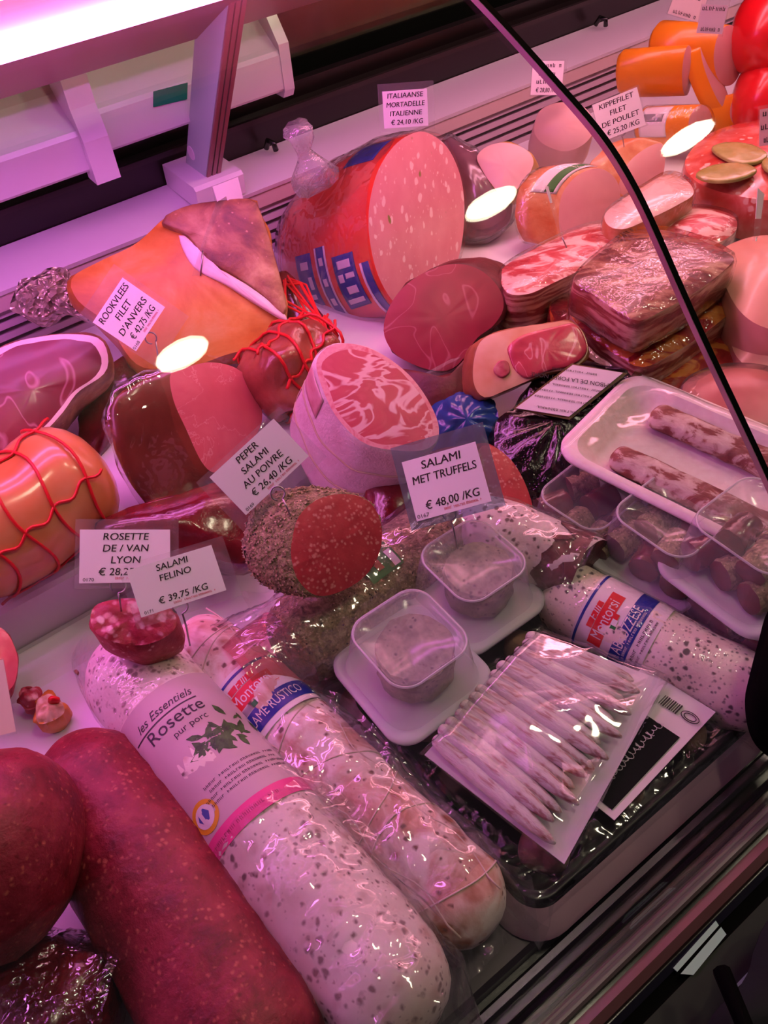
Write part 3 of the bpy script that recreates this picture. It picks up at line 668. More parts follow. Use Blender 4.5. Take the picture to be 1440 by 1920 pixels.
card('grey upright price card beside the red rolls', (1313, 8), (1362, 10), (1309, 62), .275, ['~7', '~9'], n=(0, 0), holder=(.03, .6, .05, .08), red=False, mat=plain('grey_paper', 'b9a8b4', .6))
card('blank back of a price card at the left edge of the counter', (-70, 1252), (5, 1237), (-45, 1390), .13, [], n=(.1, .1), holder=(.03, .03, .03, .03), red=False, mat=plain('card_back', 'efd2d0', .6))
card('pink price card at the right edge over the aspic loaf', (1428, 205), (1490, 195), (1420, 275), .24, ['~5', '~7', '~9'], n=(.1, 0), holder=(.05, .1, .05, .1), red=False, mat=plain('pinkish_paper', 'e6b8b8', .6))
# two cards seen from their edge
def edge_card(label, quadpx, zc, strip, pinpx):
    p0 = P(*quadpx[0], zc); nn = nrm(*quadpx[0], .6, .1); pts = [on_plane(*q, p0, nn) for q in quadpx]
    M = frame(pts[0], pts[1] - pts[0], nn); t = thing('price_card', label, 'price card', M, 'price cards')
    quad(inv(M, pts), 'clear_holder', M_holder, t, .001, V((0, 0, 1)))
    quad(inv(M, [on_plane(*q, p0 + nn * .001, nn) for q in strip]), 'paper', M_paper, t, .0008, V((0, 0, 1)))
    MB().tube(inv(M, [on_plane(*q, p0 + nn * .002, nn) for q in pinpx]), .0009, 6).build('wire_pin', M_steel, t, True)
edge_card('price card seen edge-on in the top of the smoked ham', [(398, 350), (446, 332), (456, 374), (430, 420), (388, 512), (360, 518), (385, 440), (405, 385)], .25, [(399, 350), (446, 332), (456, 372), (430, 384), (424, 368), (408, 378)], [(380, 470), (376, 517)])
edge_card('narrow price card seen edge-on in the pale meat at the right', [(1420, 348), (1435, 362), (1425, 440), (1413, 455)], .20, [(1421, 352), (1433, 364), (1427, 410), (1417, 410)], [(1418, 445), (1415, 472)])
edge_card('clear card holder seen edge-on in the layered bacon', [(1022, 348), (1030, 346), (1058, 448), (1052, 452)], .20, [(1023, 350), (1028, 349), (1036, 380), (1032, 381)], [(1054, 445), (1063, 466)])

# ================================================================== BIG MEATS AT THE BACK
f = Form('mortadella', 'huge mortadella with red casing and blue print, speckled pink cut face', 'mortadella',
     [(800, 246), (840, 275), (866, 335), (872, 405), (862, 480), (836, 540), (792, 582), (748, 578), (713, 530), (694, 465), (690, 395), (705, 325), (735, 275), (768, 250)],
     (745, 590, .085), n=(.68, .12), L=.25, rings=[(0, .985), (.03, 1), (.25, 1.05), (.5, 1.04), (.7, .96), (.85, .78), (.95, .52), (1, .3)], body=M_mortc, face=M_mortf, N=72, bump=.001)
ma = f
f.wrap(M_bag, 1.02, .005, 24, front=False)
for a0, a1, t0, t1 in ((.30, .56, .03, .075), (.275, .38, .12, .27), (.25, .56, .33, .39), (.255, .36, .44, .58), (.02, .09, .08, .30)):
    f.patch('blue_print', a0, a1, t0, t1, M_blue, 1.006)
for a0, a1, t0, t1 in ((.285, .30, .15, .24), (.31, .32, .14, .20), (.31, .325, .215, .25), (.335, .35, .15, .22), (.36, .37, .14, .25), (.27, .285, .47, .54), (.30, .325, .46, .49), (.335, .345, .47, .55), (.30, .56, .0765, .09), (.25, .56, .315, .328), (.25, .56, .392, .402), (.27, .285, .345, .375), (.31, .325, .345, .375), (.35, .365, .345, .375)):
    f.patch('white_print', a0, a1, t0, t1, M_lilacprint, 1.009)
kp = inv(f.M, [PY(590, 335, .83), PY(578, 300, .83), PY(570, 285, .83), PY(566, 262, .83), PY(556, 240, .83)])
mb = MB().tube(kp, [.03, .014, .008, .013, .016], 14); v = [p + V((nz(p, 120), nz(p + V((3, 0, 0)), 120), nz(p + V((0, 5, 0)), 120))) * .006 for p in mb.v]
obj('film_knot', v, mb.f, film('knot_film', base=.15, gain=.9, rough=.08, wr=60, cloud=.22), f.root)

f = Form('smoked_ham', 'large flat smoked ham with orange fat and dark rind, foil on its shank', 'ham',
     [(128, 522), (180, 490), (252, 455), (300, 412), (345, 385), (405, 374), (472, 370), (488, 388), (514, 470), (541, 592), (534, 640), (432, 668), (362, 690), (260, 692), (196, 610), (140, 565)],
     (440, 640, .125), n=(.0, .30), L=.06, ext=V((.1, .6, -.8)), rings=[(0, .97), (.1, 1.0), (.6, 1.0), (1, .85)], body=M_hamfat, face=M_hamfat, face_name='fat_side', N=80, dome=.012, bump=.003, bf=30)
ham = f
def overlay(fm, name, px, mat, z=.004, dome=.003, N=40, th=.006):
    """a raised area on the face of a form, drawn in its own plane"""
    nn = V((fm.M[0][2], fm.M[1][2], fm.M[2][2])); c0 = fm.M.translation + nn * z
    loc = inv(fm.M, [on_plane(*q, c0, nn) for q in px]); ar = sum(loc[i].x * loc[(i + 1) % len(loc)].y - loc[(i + 1) % len(loc)].x * loc[i].y for i in range(len(loc)))
    if ar < 0: loc.reverse()
    out = spline(loc, N); c = sum(out, V()) / N
    R = [[p - V((0, 0, th)) for p in out], [p - V((0, 0, .001)) for p in out]] + [[c + (p - c) * q + V((0, 0, dome * (1 - q * q) + .0008 * nz(p * q, 150))) for p in out] for q in (.96, .8, .5)]
    v, fc = grid_rings(R, cap1=c + V((0, 0, dome))); return obj(name, v, fc, mat, fm.root)
overlay(f, 'fat_seam', [(335, 440), (352, 446), (385, 488), (430, 514), (480, 545), (535, 590), (534, 600), (470, 562), (425, 534), (372, 508), (348, 478)], M_fat, .013, .002)
overlay(f, 'rind', [(302, 414), (345, 387), (405, 376), (470, 372), (486, 390), (513, 472), (538, 588), (485, 545), (435, 512), (390, 488), (352, 442)], M_hamrind, .0145, .003, th=.010)
mb_f = Form('tmp', 'x', 'x', [(28, 548), (45, 525), (85, 508), (118, 500), (122, 520), (150, 540), (138, 575), (155, 590), (110, 580), (70, 600), (34, 580)], (90, 560, .15), n=(-.2, .25), L=.05, body=M_foil, face=M_foil, bump=.006, bf=55, dome=.02, facebump=.012, face_name='foil_front')
foil = mb_f.root; foil.name = 'foil_wrap'
def as_part(form, root, name):
    """turn a finished form into parts of another thing"""
    W = form.root.matrix_world.copy(); Mi = root.matrix_world.inverted()
    for ch in list(form.root.children):
        ch.parent = root; ch.matrix_local = Mi @ W; ch.name = name
    bpy.data.objects.remove(form.root)
as_part(mb_f, ham.root, 'foil_wrap')

Form('cured_ham', 'dark red cured ham half with a white fat rim at the left edge', 'ham',
     [(-40, 670), (20, 640), (70, 628), (130, 622), (190, 630), (208, 665), (200, 700), (150, 735), (120, 775), (85, 812), (40, 845), (0, 868), (-60, 890), (-130, 840), (-120, 740)],
     (0, 800, .15), n=(-.05, .30), L=.075, ext=V((.05, .55, -.8)), body=M_hamrind, face=M_hamface, rim=(.10, M_fat), N=64, dome=.006)

def net_on_roll(r, nx, nphi, mat, x0, x1, rad=.0016, tw=.5):
    mb = MB()
    for i in range(nx):
        x = x0 + (x1 - x0) * (i + .5) / nx
        mb.tube([r.disp(r.pt(x + .006 * math.sin(3 * p + i), p, 1.03)) for p in [2 * PI * k / 40 for k in range(40)]], rad, 5, True)
    for j in range(nphi):
        p0 = 2 * PI * j / nphi
        mb.tube([r.disp(r.pt(x0 + (x1 - x0) * k / 30, p0 + tw * k / 30 + .06 * math.sin(k * .9 + j), 1.03)) for k in range(31)], rad, 5)
    mb.build('red_net', mat, r.root, True)
r = Roll('netted_ham', 'golden rolled ham in a red string net at the left', 'ham', P(-120, 1075, .118), P(185, 862, .118), .058, meat('golden_ham', [(.3, 'c06a30'), (.55, 'd88a50'), (.8, 'e6a878')], 12, 4, rough=.28, bump=.2, coat=.5), bump=.003, bf=18, er=.045)
net_on_roll(r, 4, 5, M_net, .025, r.L - .02, .0015, .3)
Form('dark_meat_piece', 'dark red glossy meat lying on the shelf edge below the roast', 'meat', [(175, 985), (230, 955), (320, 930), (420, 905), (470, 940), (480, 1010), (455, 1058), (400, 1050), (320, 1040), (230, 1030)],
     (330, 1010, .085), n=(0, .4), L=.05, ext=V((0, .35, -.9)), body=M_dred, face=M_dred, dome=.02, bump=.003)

f = Form('roast_half', 'half roast with pink cut face, wrapped in clear film', 'roast', [(318, 700), (345, 688), (395, 678), (445, 690), (480, 728), (493, 785), (472, 830), (440, 865), (405, 888), (378, 868), (348, 805), (324, 750)],
     (400, 880, .085), n=(.55, .15), to=P(275, 850, .115), rings=[(0, .985), (.03, 1.0), (.3, 1.1), (.6, 1.12), (.85, .98), (1, .7)], body=M_roast, face=M_beefface, N=60, bump=.002, bf=35)
f.wrap(M_film, 1.04, .006, 22, t0=.03, front=False)

# netted meat with a bundle of red net behind the coppa
r = Roll('netted_roast', 'brown rolled meat in red net with a knotted end behind the coppa', 'roast', P(480, 745, .105), P(615, 640, .105), .045, meat('net_roast', [(.3, '7a3026'), (.6, 'a85844'), (.8, 'c88468')], 16, 5, rough=.25, bump=.7, coat=.4), bump=.007, bf=38)
net_on_roll(r, 4, 6, M_net, .015, r.L - .01, .0018)
mb = MB(); random.seed(3)
for k in range(16):
    a = inv(r.M, [P(612 + random.uniform(-24, 24), 632 + random.uniform(-18, 22), .125), P(606 + random.uniform(-10, 12), 600 + random.uniform(-12, 12), .14), P(560 + random.uniform(-26, 20), 555 + random.uniform(-26, 30), .135), P(532 + random.uniform(-12, 12), 520 + random.uniform(-12, 20), .13)])
    mb.tube([a[0], a[0].lerp(a[1], .6) + V((0, 0, .006)), a[1], a[1].lerp(a[2], .5), a[2], a[3]][:(3 if k % 2 else 6)], .0015, 5)
mb.build('net_knot', M_net, r.root, True)

Form('bresaola', 'halved dark red dried beef with a smooth cut face beside the mortadella', 'dried beef',
     [(718, 625), (724, 585), (748, 545), (785, 515), (832, 496), (875, 495), (912, 512), (940, 545), (945, 580), (925, 612), (895, 635), (868, 675), (845, 694), (812, 696), (768, 682), (735, 660)],
     (820, 690, .072), n=(.1, .22), ext=ray(830, 600) * .8 + RIGHT * .42 + V((0, 0, .25)), L=.09, rings=[(0, .985), (.03, 1), (.4, 1.0), (.8, .85), (1, .5)], body=M_bresr, face=M_bres, N=60)

f = Form('coppa', 'rolled coppa in white casing standing with marbled pink cut face up', 'coppa',
     [(590, 690), (600, 657), (632, 641), (680, 646), (730, 670), (775, 708), (808, 755), (826, 800), (820, 832), (790, 848), (740, 847), (688, 836), (648, 806), (615, 760)],
     (708, 752, .158), n=(.05, .33), to=P(640, 880, .045), rings=[(0, .97), (.02, 1.0), (.05, 1.0), (.3, 1.0), (.55, 1.01), (.85, .97), (1, .8)], body=M_netting, face=M_coppaf, rim=(.10, M_coppafat), N=72, bump=.0015, bf=40, dome=.003)
mb = MB()
for t in (.33, .62):
    mb.tube([f.disp(f.at(a / 48, t, 1.012)) for a in range(48)], .0012, 5, True)
for a0 in (.52, .60, .68, .76, .84):
    mb.tube([f.disp(f.at(a0 + .02 * k / 12, .25 + .7 * k / 12, 1.012)) for k in range(13)], .0008, 5)
mb.build('tie_string', M_string, f.root, True)
mb = MB()
f.patch('peeled_band', .44, .98, .03, .26, meat('peeled_side', [(.3, 'c88a84'), (.6, 'e4c0b8'), (.8, 'efd8d0')], 30, 4, .4, rough=.4), 1.004, 40, 6)

f = Form('pepper_salami', 'halved salami with coarse pepper crust and red cut face', 'salami',
     [(545, 1015), (560, 965), (600, 932), (655, 924), (698, 943), (718, 988), (712, 1040), (682, 1085), (632, 1114), (590, 1118), (558, 1090), (545, 1052)],
     (632, 1025, .135), n=(.38, .08), to=P(510, 1005, .135), rings=[(0, .975), (.02, 1.0), (.2, 1.02), (.5, 1.03), (.75, .97), (.92, .75), (1, .45)], body=M_pepper, face=M_salf, N=90, bump=.0012, bf=260)
mb = MB(); random.seed(5)
for k in range(900):
    a = random.random(); t = random.uniform(.02, .98); p = f.disp(f.at(a, t, 1.0)); q = p.normalized(); s_ = random.uniform(.0010, .0019); u = q.orthogonal().normalized(); w_ = q.cross(u)
    mb.add([p + u * s_, p + w_ * s_, p - u * s_, p - w_ * s_, p + q * s_ * 1.1], [(0, 1, 4), (1, 2, 4), (2, 3, 4), (3, 0, 4)])
o = mb.build('pepper_grains', meat('pepper_grain', [(.3, '5a4e36'), (.5, 'aa9c70'), (.7, 'e0d0a4')], 300, 2, rough=.7), f.root); o['kind'] = 'stuff'

r = Roll('pepper_salami', 'whole pepper salami in a clear bag under the halved one', 'salami', P(525, 1232, .044), P(868, 978, .044), .043, M_pepper, bump=.0015, bf=180, er=.03)
r.wrap(M_bag, -.035, r.L * .9, 1.08, .006, 26, flare0=.25, name='clear_bag')
lab = r.sleeve('label', r.L * .42, r.L * .58, .05, .95, M_green, 1.03)
r.sleeve('label_stripe', r.L * .47, r.L * .50, .2, .95, plain('label_brown', 'a8563c', .5), 1.045, lab); r.sleeve('label_stripe', r.L * .54, r.L * .57, .1, .5, M_labw, 1.045, lab)
crumple(r.root, [(455, 1110, .07), (560, 1110, .085), (640, 1290, .03), (540, 1290, .04)])
e0 = r.sleeve('bag_end', -.04, .012, -2.6, 2.6, film('red_film', tint='f0a0a8', base=.08, gain=.8, rough=.1, wr=30, cloud=.15), .95)

Form('red_salami', 'cut red salami leaning behind the truffle salami card', 'salami', [(893, 850), (905, 832), (932, 838), (965, 868), (990, 915), (1001, 960), (985, 985), (945, 985), (912, 965), (893, 905)],
     (950, 960, .075), n=(.3, .2), ext=V((-.5, .7, -.35)), L=.09, body=M_bigsal, face=M_salf, N=50)
r = Roll('truffle_salami', 'white speckled truffle salami in tight film with a dark cut end', 'salami', P(862, 975, .058), P(1092, 1072, .052), .038, M_truf, 'round', 'cut', M_darksal, sq=.95, bump=.0015, tilt=(0, (0, .3)))
r.wrap(M_bag, .0, r.L + .004, 1.05, .004, 40)
r.sleeve('bare_end', r.L * .76, r.L - .001, -1.6, 1.7, meat('truffle_bare', [(.3, '5a2a2c'), (.7, '94605c')], 60, 4, rough=.3, specks=[(150, .15, 'd0b0a8', .06)]), 1.02, rag=.03, nx=10)

# blue bag piece
Form('blue_bag', 'crumpled blue plastic wrapping between the coppa and the dark ham', 'plastic bag', [(815, 790), (835, 745), (880, 738), (930, 760), (935, 800), (915, 840), (870, 850), (825, 835)],
     (870, 800, .07), n=(0, .35), L=.06, ext=V((0, .4, -.9)), body=M_bluebag, face=M_bluebag, face_name='folds', bump=.008, bf=45, dome=.015, facebump=.01)

# darker pieces that fill the gaps on the shelf
Form('dark_meat_piece', 'dark meat lump added for the shadow under the halved bresaola', 'meat', [(738, 690), (800, 705), (865, 690), (905, 640), (918, 690), (900, 745), (860, 775), (800, 785), (755, 750)], (820, 735, .075), n=(0, .4), L=.05, ext=V((.1, .4, -.9)), body=M_bresr, face=M_bresr, face_name='front', dome=.012)  # dark lump added to give the shadow below the bresaola
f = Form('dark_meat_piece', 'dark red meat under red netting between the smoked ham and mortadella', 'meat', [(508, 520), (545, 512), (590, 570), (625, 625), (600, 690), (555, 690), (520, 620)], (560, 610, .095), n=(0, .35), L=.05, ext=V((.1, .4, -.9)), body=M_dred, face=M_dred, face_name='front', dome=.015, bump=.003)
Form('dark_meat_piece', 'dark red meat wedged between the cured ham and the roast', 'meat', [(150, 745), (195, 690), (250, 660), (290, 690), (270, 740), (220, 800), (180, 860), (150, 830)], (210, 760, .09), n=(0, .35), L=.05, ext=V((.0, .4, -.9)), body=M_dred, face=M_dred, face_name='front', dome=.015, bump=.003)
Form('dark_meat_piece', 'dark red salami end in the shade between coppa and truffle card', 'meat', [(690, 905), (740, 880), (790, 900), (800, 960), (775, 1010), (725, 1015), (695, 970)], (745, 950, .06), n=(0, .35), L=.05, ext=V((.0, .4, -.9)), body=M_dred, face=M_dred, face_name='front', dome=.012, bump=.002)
# ================================================================== RIGHT-HAND MEATS
f = Form('black_ham', 'glossy black smoked ham with a white label, under the foam tray', 'ham', [(918, 830), (925, 785), (965, 755), (1005, 700), (1060, 675), (1130, 676), (1205, 690), (1215, 715), (1130, 790), (1085, 850), (1090, 905), (1050, 935), (995, 930), (960, 905), (928, 868)],
     (1010, 880, .066), n=(.0, .46), L=.06, ext=V((.1, .3, -.9)), rings=[(0, .93), (.1, 1.0), (.5, 1.03), (.85, .95), (1, .7)], body=M_black, face=M_black, face_name='skin', N=64, dome=.012, bump=.004, bf=35, facebump=.010)
nn = nrm(1070, 735, .05, .42); p0 = P(1070, 735, .112)
t = f.root; M = t.matrix_world
lq = [on_plane(*q, p0, nn) for q in ((967, 765), (1067, 781), (1168, 699), (1074, 684))]
lab = quad(inv(M, lq), 'label', M_labw, t, .001, M.to_3x3().inverted() @ nn)
LM = frame((lq[0] + lq[2]) / 2, lq[0] - lq[3], nn); LI = M.inverted() @ LM; W = (lq[1] - lq[0]).length; Hh = (lq[3] - lq[0]).length
def lettering(parent_root, LM, rows, mat, name='lettering'):
    mb = MB()
    for s, x, y, sz, rot in rows: flat_text(mb, s, x, y, sz, .0008, rot)
    K = parent_root.matrix_world.inverted() @ LM; mb.v = [K @ p for p in mb.v]; return mb.build(name, mat, parent_root)
# small print lines, upside down to the viewer as the label lies
lx = _n(lq[1] - lq[0]); LM = frame((lq[0] + lq[1] + lq[2] + lq[3]) / 4, -lx, nn)
lettering(t, LM, [('JAMBON DE LA FORET NOIRE', 0, -.012, .0065, 0), ('~22', 0, .024, .005, 0), ('~34', 0, .012, .0042, 0), ('~31', 0, .004, .0042, 0), ('~27', 0, -.004, .0042, 0), ('~20', 0, -.022, .0042, 0)], M_ink)
quad(inv(M, [on_plane(*q, p0 - nn * .002, nn) for q in ((962, 766), (1068, 787), (1176, 700), (1072, 681))]), 'label_border', plain('label_gold', '6a4a20', .4), t, .001, M.to_3x3().inverted() @ nn)

f = Form('ham_hock', 'raw ham hock with white fat, bone and pink lean cut', 'ham', [(884, 720), (886, 668), (905, 632), (960, 614), (1020, 605), (1070, 600), (1098, 622), (1106, 662), (1080, 690), (1030, 700), (985, 718), (945, 735), (905, 748)],
     (980, 690, .115), n=(.0, .30), L=.07, ext=V((.15, .6, -.7)), body=meat('hock_skin', [(.3, '8a5030'), (.7, 'b87c50')], 25, 4, rough=.35), face=meat('hock_fat', [(.3, 'd89a6c'), (.6, 'ecc4a0'), (.8, 'f0d0b8')], 18, 3, rough=.3, coat=.4), face_name='fat_side', N=60, dome=.003)
M_hlean = meat('hock_lean', [(.3, 'b43448'), (.49, 'c84c5a'), (.5, 'e8a0a4'), (.512, 'cc525e'), (.8, 'd87078')], 16, 3, .8, rough=.3, bump=.3, coat=.3)
overlay(f, 'lean', [(952, 650), (975, 630), (1005, 620), (1040, 612), (1075, 606), (1094, 628), (1100, 660), (1072, 684), (1030, 694), (990, 708), (966, 694), (956, 672)], M_hlean, .0042, .0015, th=.004, N=60)
overlay(f, 'bone_end', [(925, 694), (936, 676), (952, 678), (956, 698), (940, 708)], meat('hock_bone', [(.3, 'a83848'), (.5, 'c05a64'), (.8, 'e0a49c')], 60, 3), .0042, .001, th=.004)

def slab(name, label, px, z, th, top, side, N=64, dome=.004, straight=False, skew=V((0, .0, -1)), bump=.0015, n=V((0, 0, 1)), film_=None, bf=60, cat='bacon', group=None):
    cx = sum(p[0] for p in px) / len(px); cy = sum(p[1] for p in px) / len(px)
    f = Form(name, label, cat, px, (cx, cy, z), n=n, ext=skew, L=th, rings=[(0, .985), (.06, 1.0), (.5, 1.01), (.94, 1.0), (1, .97)], body=side, face=top, face_name='top', N=N, dome=dome, straight=straight, bump=bump, bf=bf, group=group)
    if film_: f.wrap(film_, 1.015, .002, 30)
    return f
slab('bacon_slab', 'pink streaky bacon slab with bare layered side, left of the bacon pile', [(935, 515), (958, 490), (1010, 462), (1080, 430), (1130, 418), (1160, 428), (1172, 452), (1110, 495), (1040, 530), (990, 552), (950, 550)], .125, .062, M_baconp, M_bacons, film_=M_filmT, dome=.008)
slab('bacon_slab', 'brown streaky bacon slab in tight film on top of the pile', [(1074, 528), (1095, 498), (1130, 468), (1170, 440), (1215, 428), (1290, 440), (1368, 474), (1372, 495), (1310, 545), (1240, 585), (1196, 603), (1150, 580), (1110, 552)], .170, .04, M_bacon, M_bacons, film_=M_filmT, dome=.006)
slab('bacon_slab', 'orange and red bacon slab lying under the top brown slab', [(1068, 590), (1100, 560), (1180, 540), (1300, 510), (1385, 530), (1402, 555), (1330, 620), (1260, 665), (1205, 690), (1160, 670), (1110, 635)], .118, .042, M_oslab, M_bacons, film_=M_filmT, dome=.006)
slab('bacon_slab', 'dark red glossy bacon strip beside the ham hock', [(1030, 575), (1065, 555), (1120, 590), (1180, 640), (1222, 690), (1210, 725), (1170, 715), (1110, 675), (1060, 625)], .10, .035, M_dred, M_oslab, film_=M_filmT, dome=.01)
slab('bacon_slab', 'orange bacon end at the bottom of the pile by the glass seam', [(1215, 690), (1280, 650), (1370, 600), (1420, 620), (1400, 690), (1320, 730), (1260, 760), (1225, 740)], .085, .04, M_oslab, M_dred, film_=M_filmT, dome=.01)
slab('pale_meat', 'large pale pink meat cut at the right edge behind the seam', [(1348, 480), (1385, 450), (1450, 440), (1540, 460), (1560, 560), (1500, 620), (1420, 610), (1370, 560)], .14, .08, M_pale, M_pale, dome=.02, cat='meat')
slab('pale_meat', 'pale flesh-coloured meat below the large cut at the right edge', [(1372, 640), (1410, 600), (1480, 600), (1560, 640), (1540, 720), (1440, 700), (1390, 680)], .10, .05, M_pale, M_pale, dome=.015, cat='meat')
slab('wrapped_meat', 'pink meat in wrinkled film behind the foam tray', [(1278, 725), (1310, 700), (1370, 686), (1450, 695), (1540, 740), (1550, 820), (1450, 815), (1360, 790), (1300, 762)], .105, .05, meat('wrapped_pink', [(.3, 'b4605c'), (.7, 'd89488')], 14, 3, rough=.35), M_pale, film_=M_bag, dome=.015, cat='meat')
slab('bacon_chunk', 'raw pink and white bacon chunk behind the brown slab', [(1236, 430), (1262, 398), (1310, 388), (1372, 402), (1382, 430), (1350, 455), (1300, 470), (1250, 455)], .115, .05, M_baconp, M_bacons, film_=M_filmT, dome=.012)
slab('lard_block', 'long pale lard block with rounded glossy top', [(1133, 402), (1160, 378), (1205, 350), (1250, 326), (1285, 335), (1302, 362), (1270, 385), (1215, 412), (1170, 430), (1140, 424)], .145, .05, M_lard, M_chickc, dome=.008, cat='lard', film_=M_filmT)

# poultry rolls
f = Form('poultry_roll', 'roast poultry roll with a green label and pink cut face', 'poultry roll', [(1047, 400), (1055, 360), (1085, 326), (1125, 315), (1155, 335), (1164, 370), (1150, 410), (1112, 440), (1075, 462), (1052, 445)],
     (1075, 455, .075), n=(.50, .12), to=P(1000, 378, .12), rings=[(0, .985), (.03, 1), (.4, 1.04), (.8, .96), (1, .6)], body=M_chickc, face=M_chickp)
f.patch('label', .58, .82, .08, .55, M_labw, 1.02); f.patch('label_band', .585, .815, .14, .30, M_green, 1.03)
f.wrap(M_filmT, 1.04, .002, 30, t0=.03, front=False)
Form('poultry_roll', 'poultry roll with yellow rind and plain pale cut face', 'poultry roll', [(893, 292), (915, 272), (950, 266), (985, 278), (1002, 300), (992, 330), (968, 358), (945, 372), (920, 345), (902, 318)],
     (950, 330, .145), n=(-.1, .25), ext=V((.55, .3, -.55)), L=.055, rings=[(0, .97), (.06, 1.0), (.5, 1.03), (1, .85)], body=M_ycrust, face=M_chickf)
Form('poultry_roll', 'poultry roll with its round pale cut face turned up beside the grille', 'poultry roll', [(1000, 238), (1010, 208), (1040, 192), (1080, 192), (1108, 212), (1114, 246), (1095, 272), (1060, 285), (1025, 275), (1005, 258)],
     (1055, 250, .155), n=(-.1, .18), ext=V((.2, .35, -.9)), L=.075, rings=[(0, .97), (.05, 1.0), (.5, 1.02), (1, .9)], body=M_chickf, face=M_chickf, dome=.008)
Form('poultry_roll', 'grilled orange-brown poultry roll with a lilac cut face', 'poultry roll', [(1160, 345), (1178, 305), (1210, 278), (1240, 268), (1248, 292), (1242, 335), (1225, 362), (1190, 370), (1165, 365)],
     (1195, 360, .085), n=(.35, .15), to=P(1128, 312, .115), rings=[(0, .985), (.03, 1), (.4, 1.05), (.8, .98), (1, .6)], body=M_chickc, face=M_chickp)
f = Form('wrapped_sausage_end', 'cooked sausage end in shiny clear wrap behind the mortadella', 'sausage', [(838, 262), (870, 268), (905, 292), (938, 330), (960, 375), (957, 415), (930, 438), (890, 445), (862, 420), (845, 350)],
     (900, 430, .085), n=(.1, .25), ext=V((.2, .6, -.5)), L=.09, body=meat('plum_sausage', [(.3, '6a4450'), (.7, '96707a')], 14, 3, rough=.2, coat=.7), face=meat('plum_sausage', [(.3, '6a4450'), (.7, '96707a')]), face_name='front', dome=.02)
f.wrap(M_bag, 1.04, .005, 25)
# orange and red rolls at the far end
def ell(cx, cy, rx, ry, rot=0):
    c, s_ = math.cos(rot), math.sin(rot); return [(cx + rx * math.cos(a) * c - ry * math.sin(a) * s_, cy + rx * math.cos(a) * s_ + ry * math.sin(a) * c) for a in [2 * PI * k / 14 for k in range(14)]]
OR = [(0, .985), (.02, 1), (.5, 1.0), (.9, .97), (.97, .8), (1, .5)]
def oroll(label, e, anchor_z, n, to):
    return Form('orange_roll', label, 'sausage roll', e, (e[0][0], sum(q[1] for q in e) / len(e), anchor_z), n=n, to=to, rings=OR, body=M_orange, face=M_chickp, group='orange sausage rolls', bump=.0003)
a = oroll('orange-cased roll lying at the front of the far stack, with a white label', ell(1313, 236, 23, 40, .12), .105, (.80, 0), P(1205, 238, .105))
a.patch('label', .26, .52, .38, .85, M_labw, 1.02); a.patch('label_print', .34, .40, .45, .8, plain('grey_print', '8a848e', .5), 1.03)
a.wrap(M_filmT, 1.02, .002, 30)
oroll('orange-cased roll on the left of the upper row, next to the grille', ell(1289, 132, 10, 48, .06), .165, (.95, 0), P(1160, 138, .165))
oroll('short orange roll slice leaning with its pale face turned right', [(1314, 86), (1330, 100), (1350, 138), (1368, 188), (1366, 210), (1348, 192), (1328, 150), (1316, 112)], .165, (.78, .25), P(1306, 160, .15))
oroll('orange-cased roll farthest back with a round pink cut end', ell(1366, 104, 28, 58, .05), .175, (.80, 0), P(1235, 92, .185))
oroll('small orange roll end wedged beside the red rolls', ell(1391, 204, 22, 34, .25), .105, (.72, 0), P(1325, 220, .105))
for lb, A, B, R in (('bright red wax-cased roll on top at the far right corner', P(1370, 55, .205), P(1560, 70, .205), .062), ('bright red wax-cased roll below at the far right corner', P(1372, 180, .125), P(1560, 190, .125), .058)):
    Roll('red_roll', lb, 'sausage roll', A, B, R, M_redc, bump=.0004, group='red rolls')
f = slab('aspic_loaf', 'red aspic loaf topped with gherkin slices at the right edge', [(1282, 310), (1300, 275), (1340, 245), (1400, 228), (1480, 222), (1560, 240), (1560, 340), (1470, 375), (1380, 368), (1310, 345)], .125, .06, M_aspic, M_aspic, dome=.02, cat='aspic loaf')
for px in ([(1335, 275), (1370, 265), (1415, 272), (1440, 290), (1410, 305), (1365, 298)], [(1305, 325), (1340, 308), (1390, 305), (1420, 318), (1385, 335), (1335, 338)], [(1430, 300), (1460, 290), (1500, 300), (1470, 320), (1440, 318)]):
    overlay(f, 'gherkin_slice', px, M_cuc, .0205, .0012, th=.004)

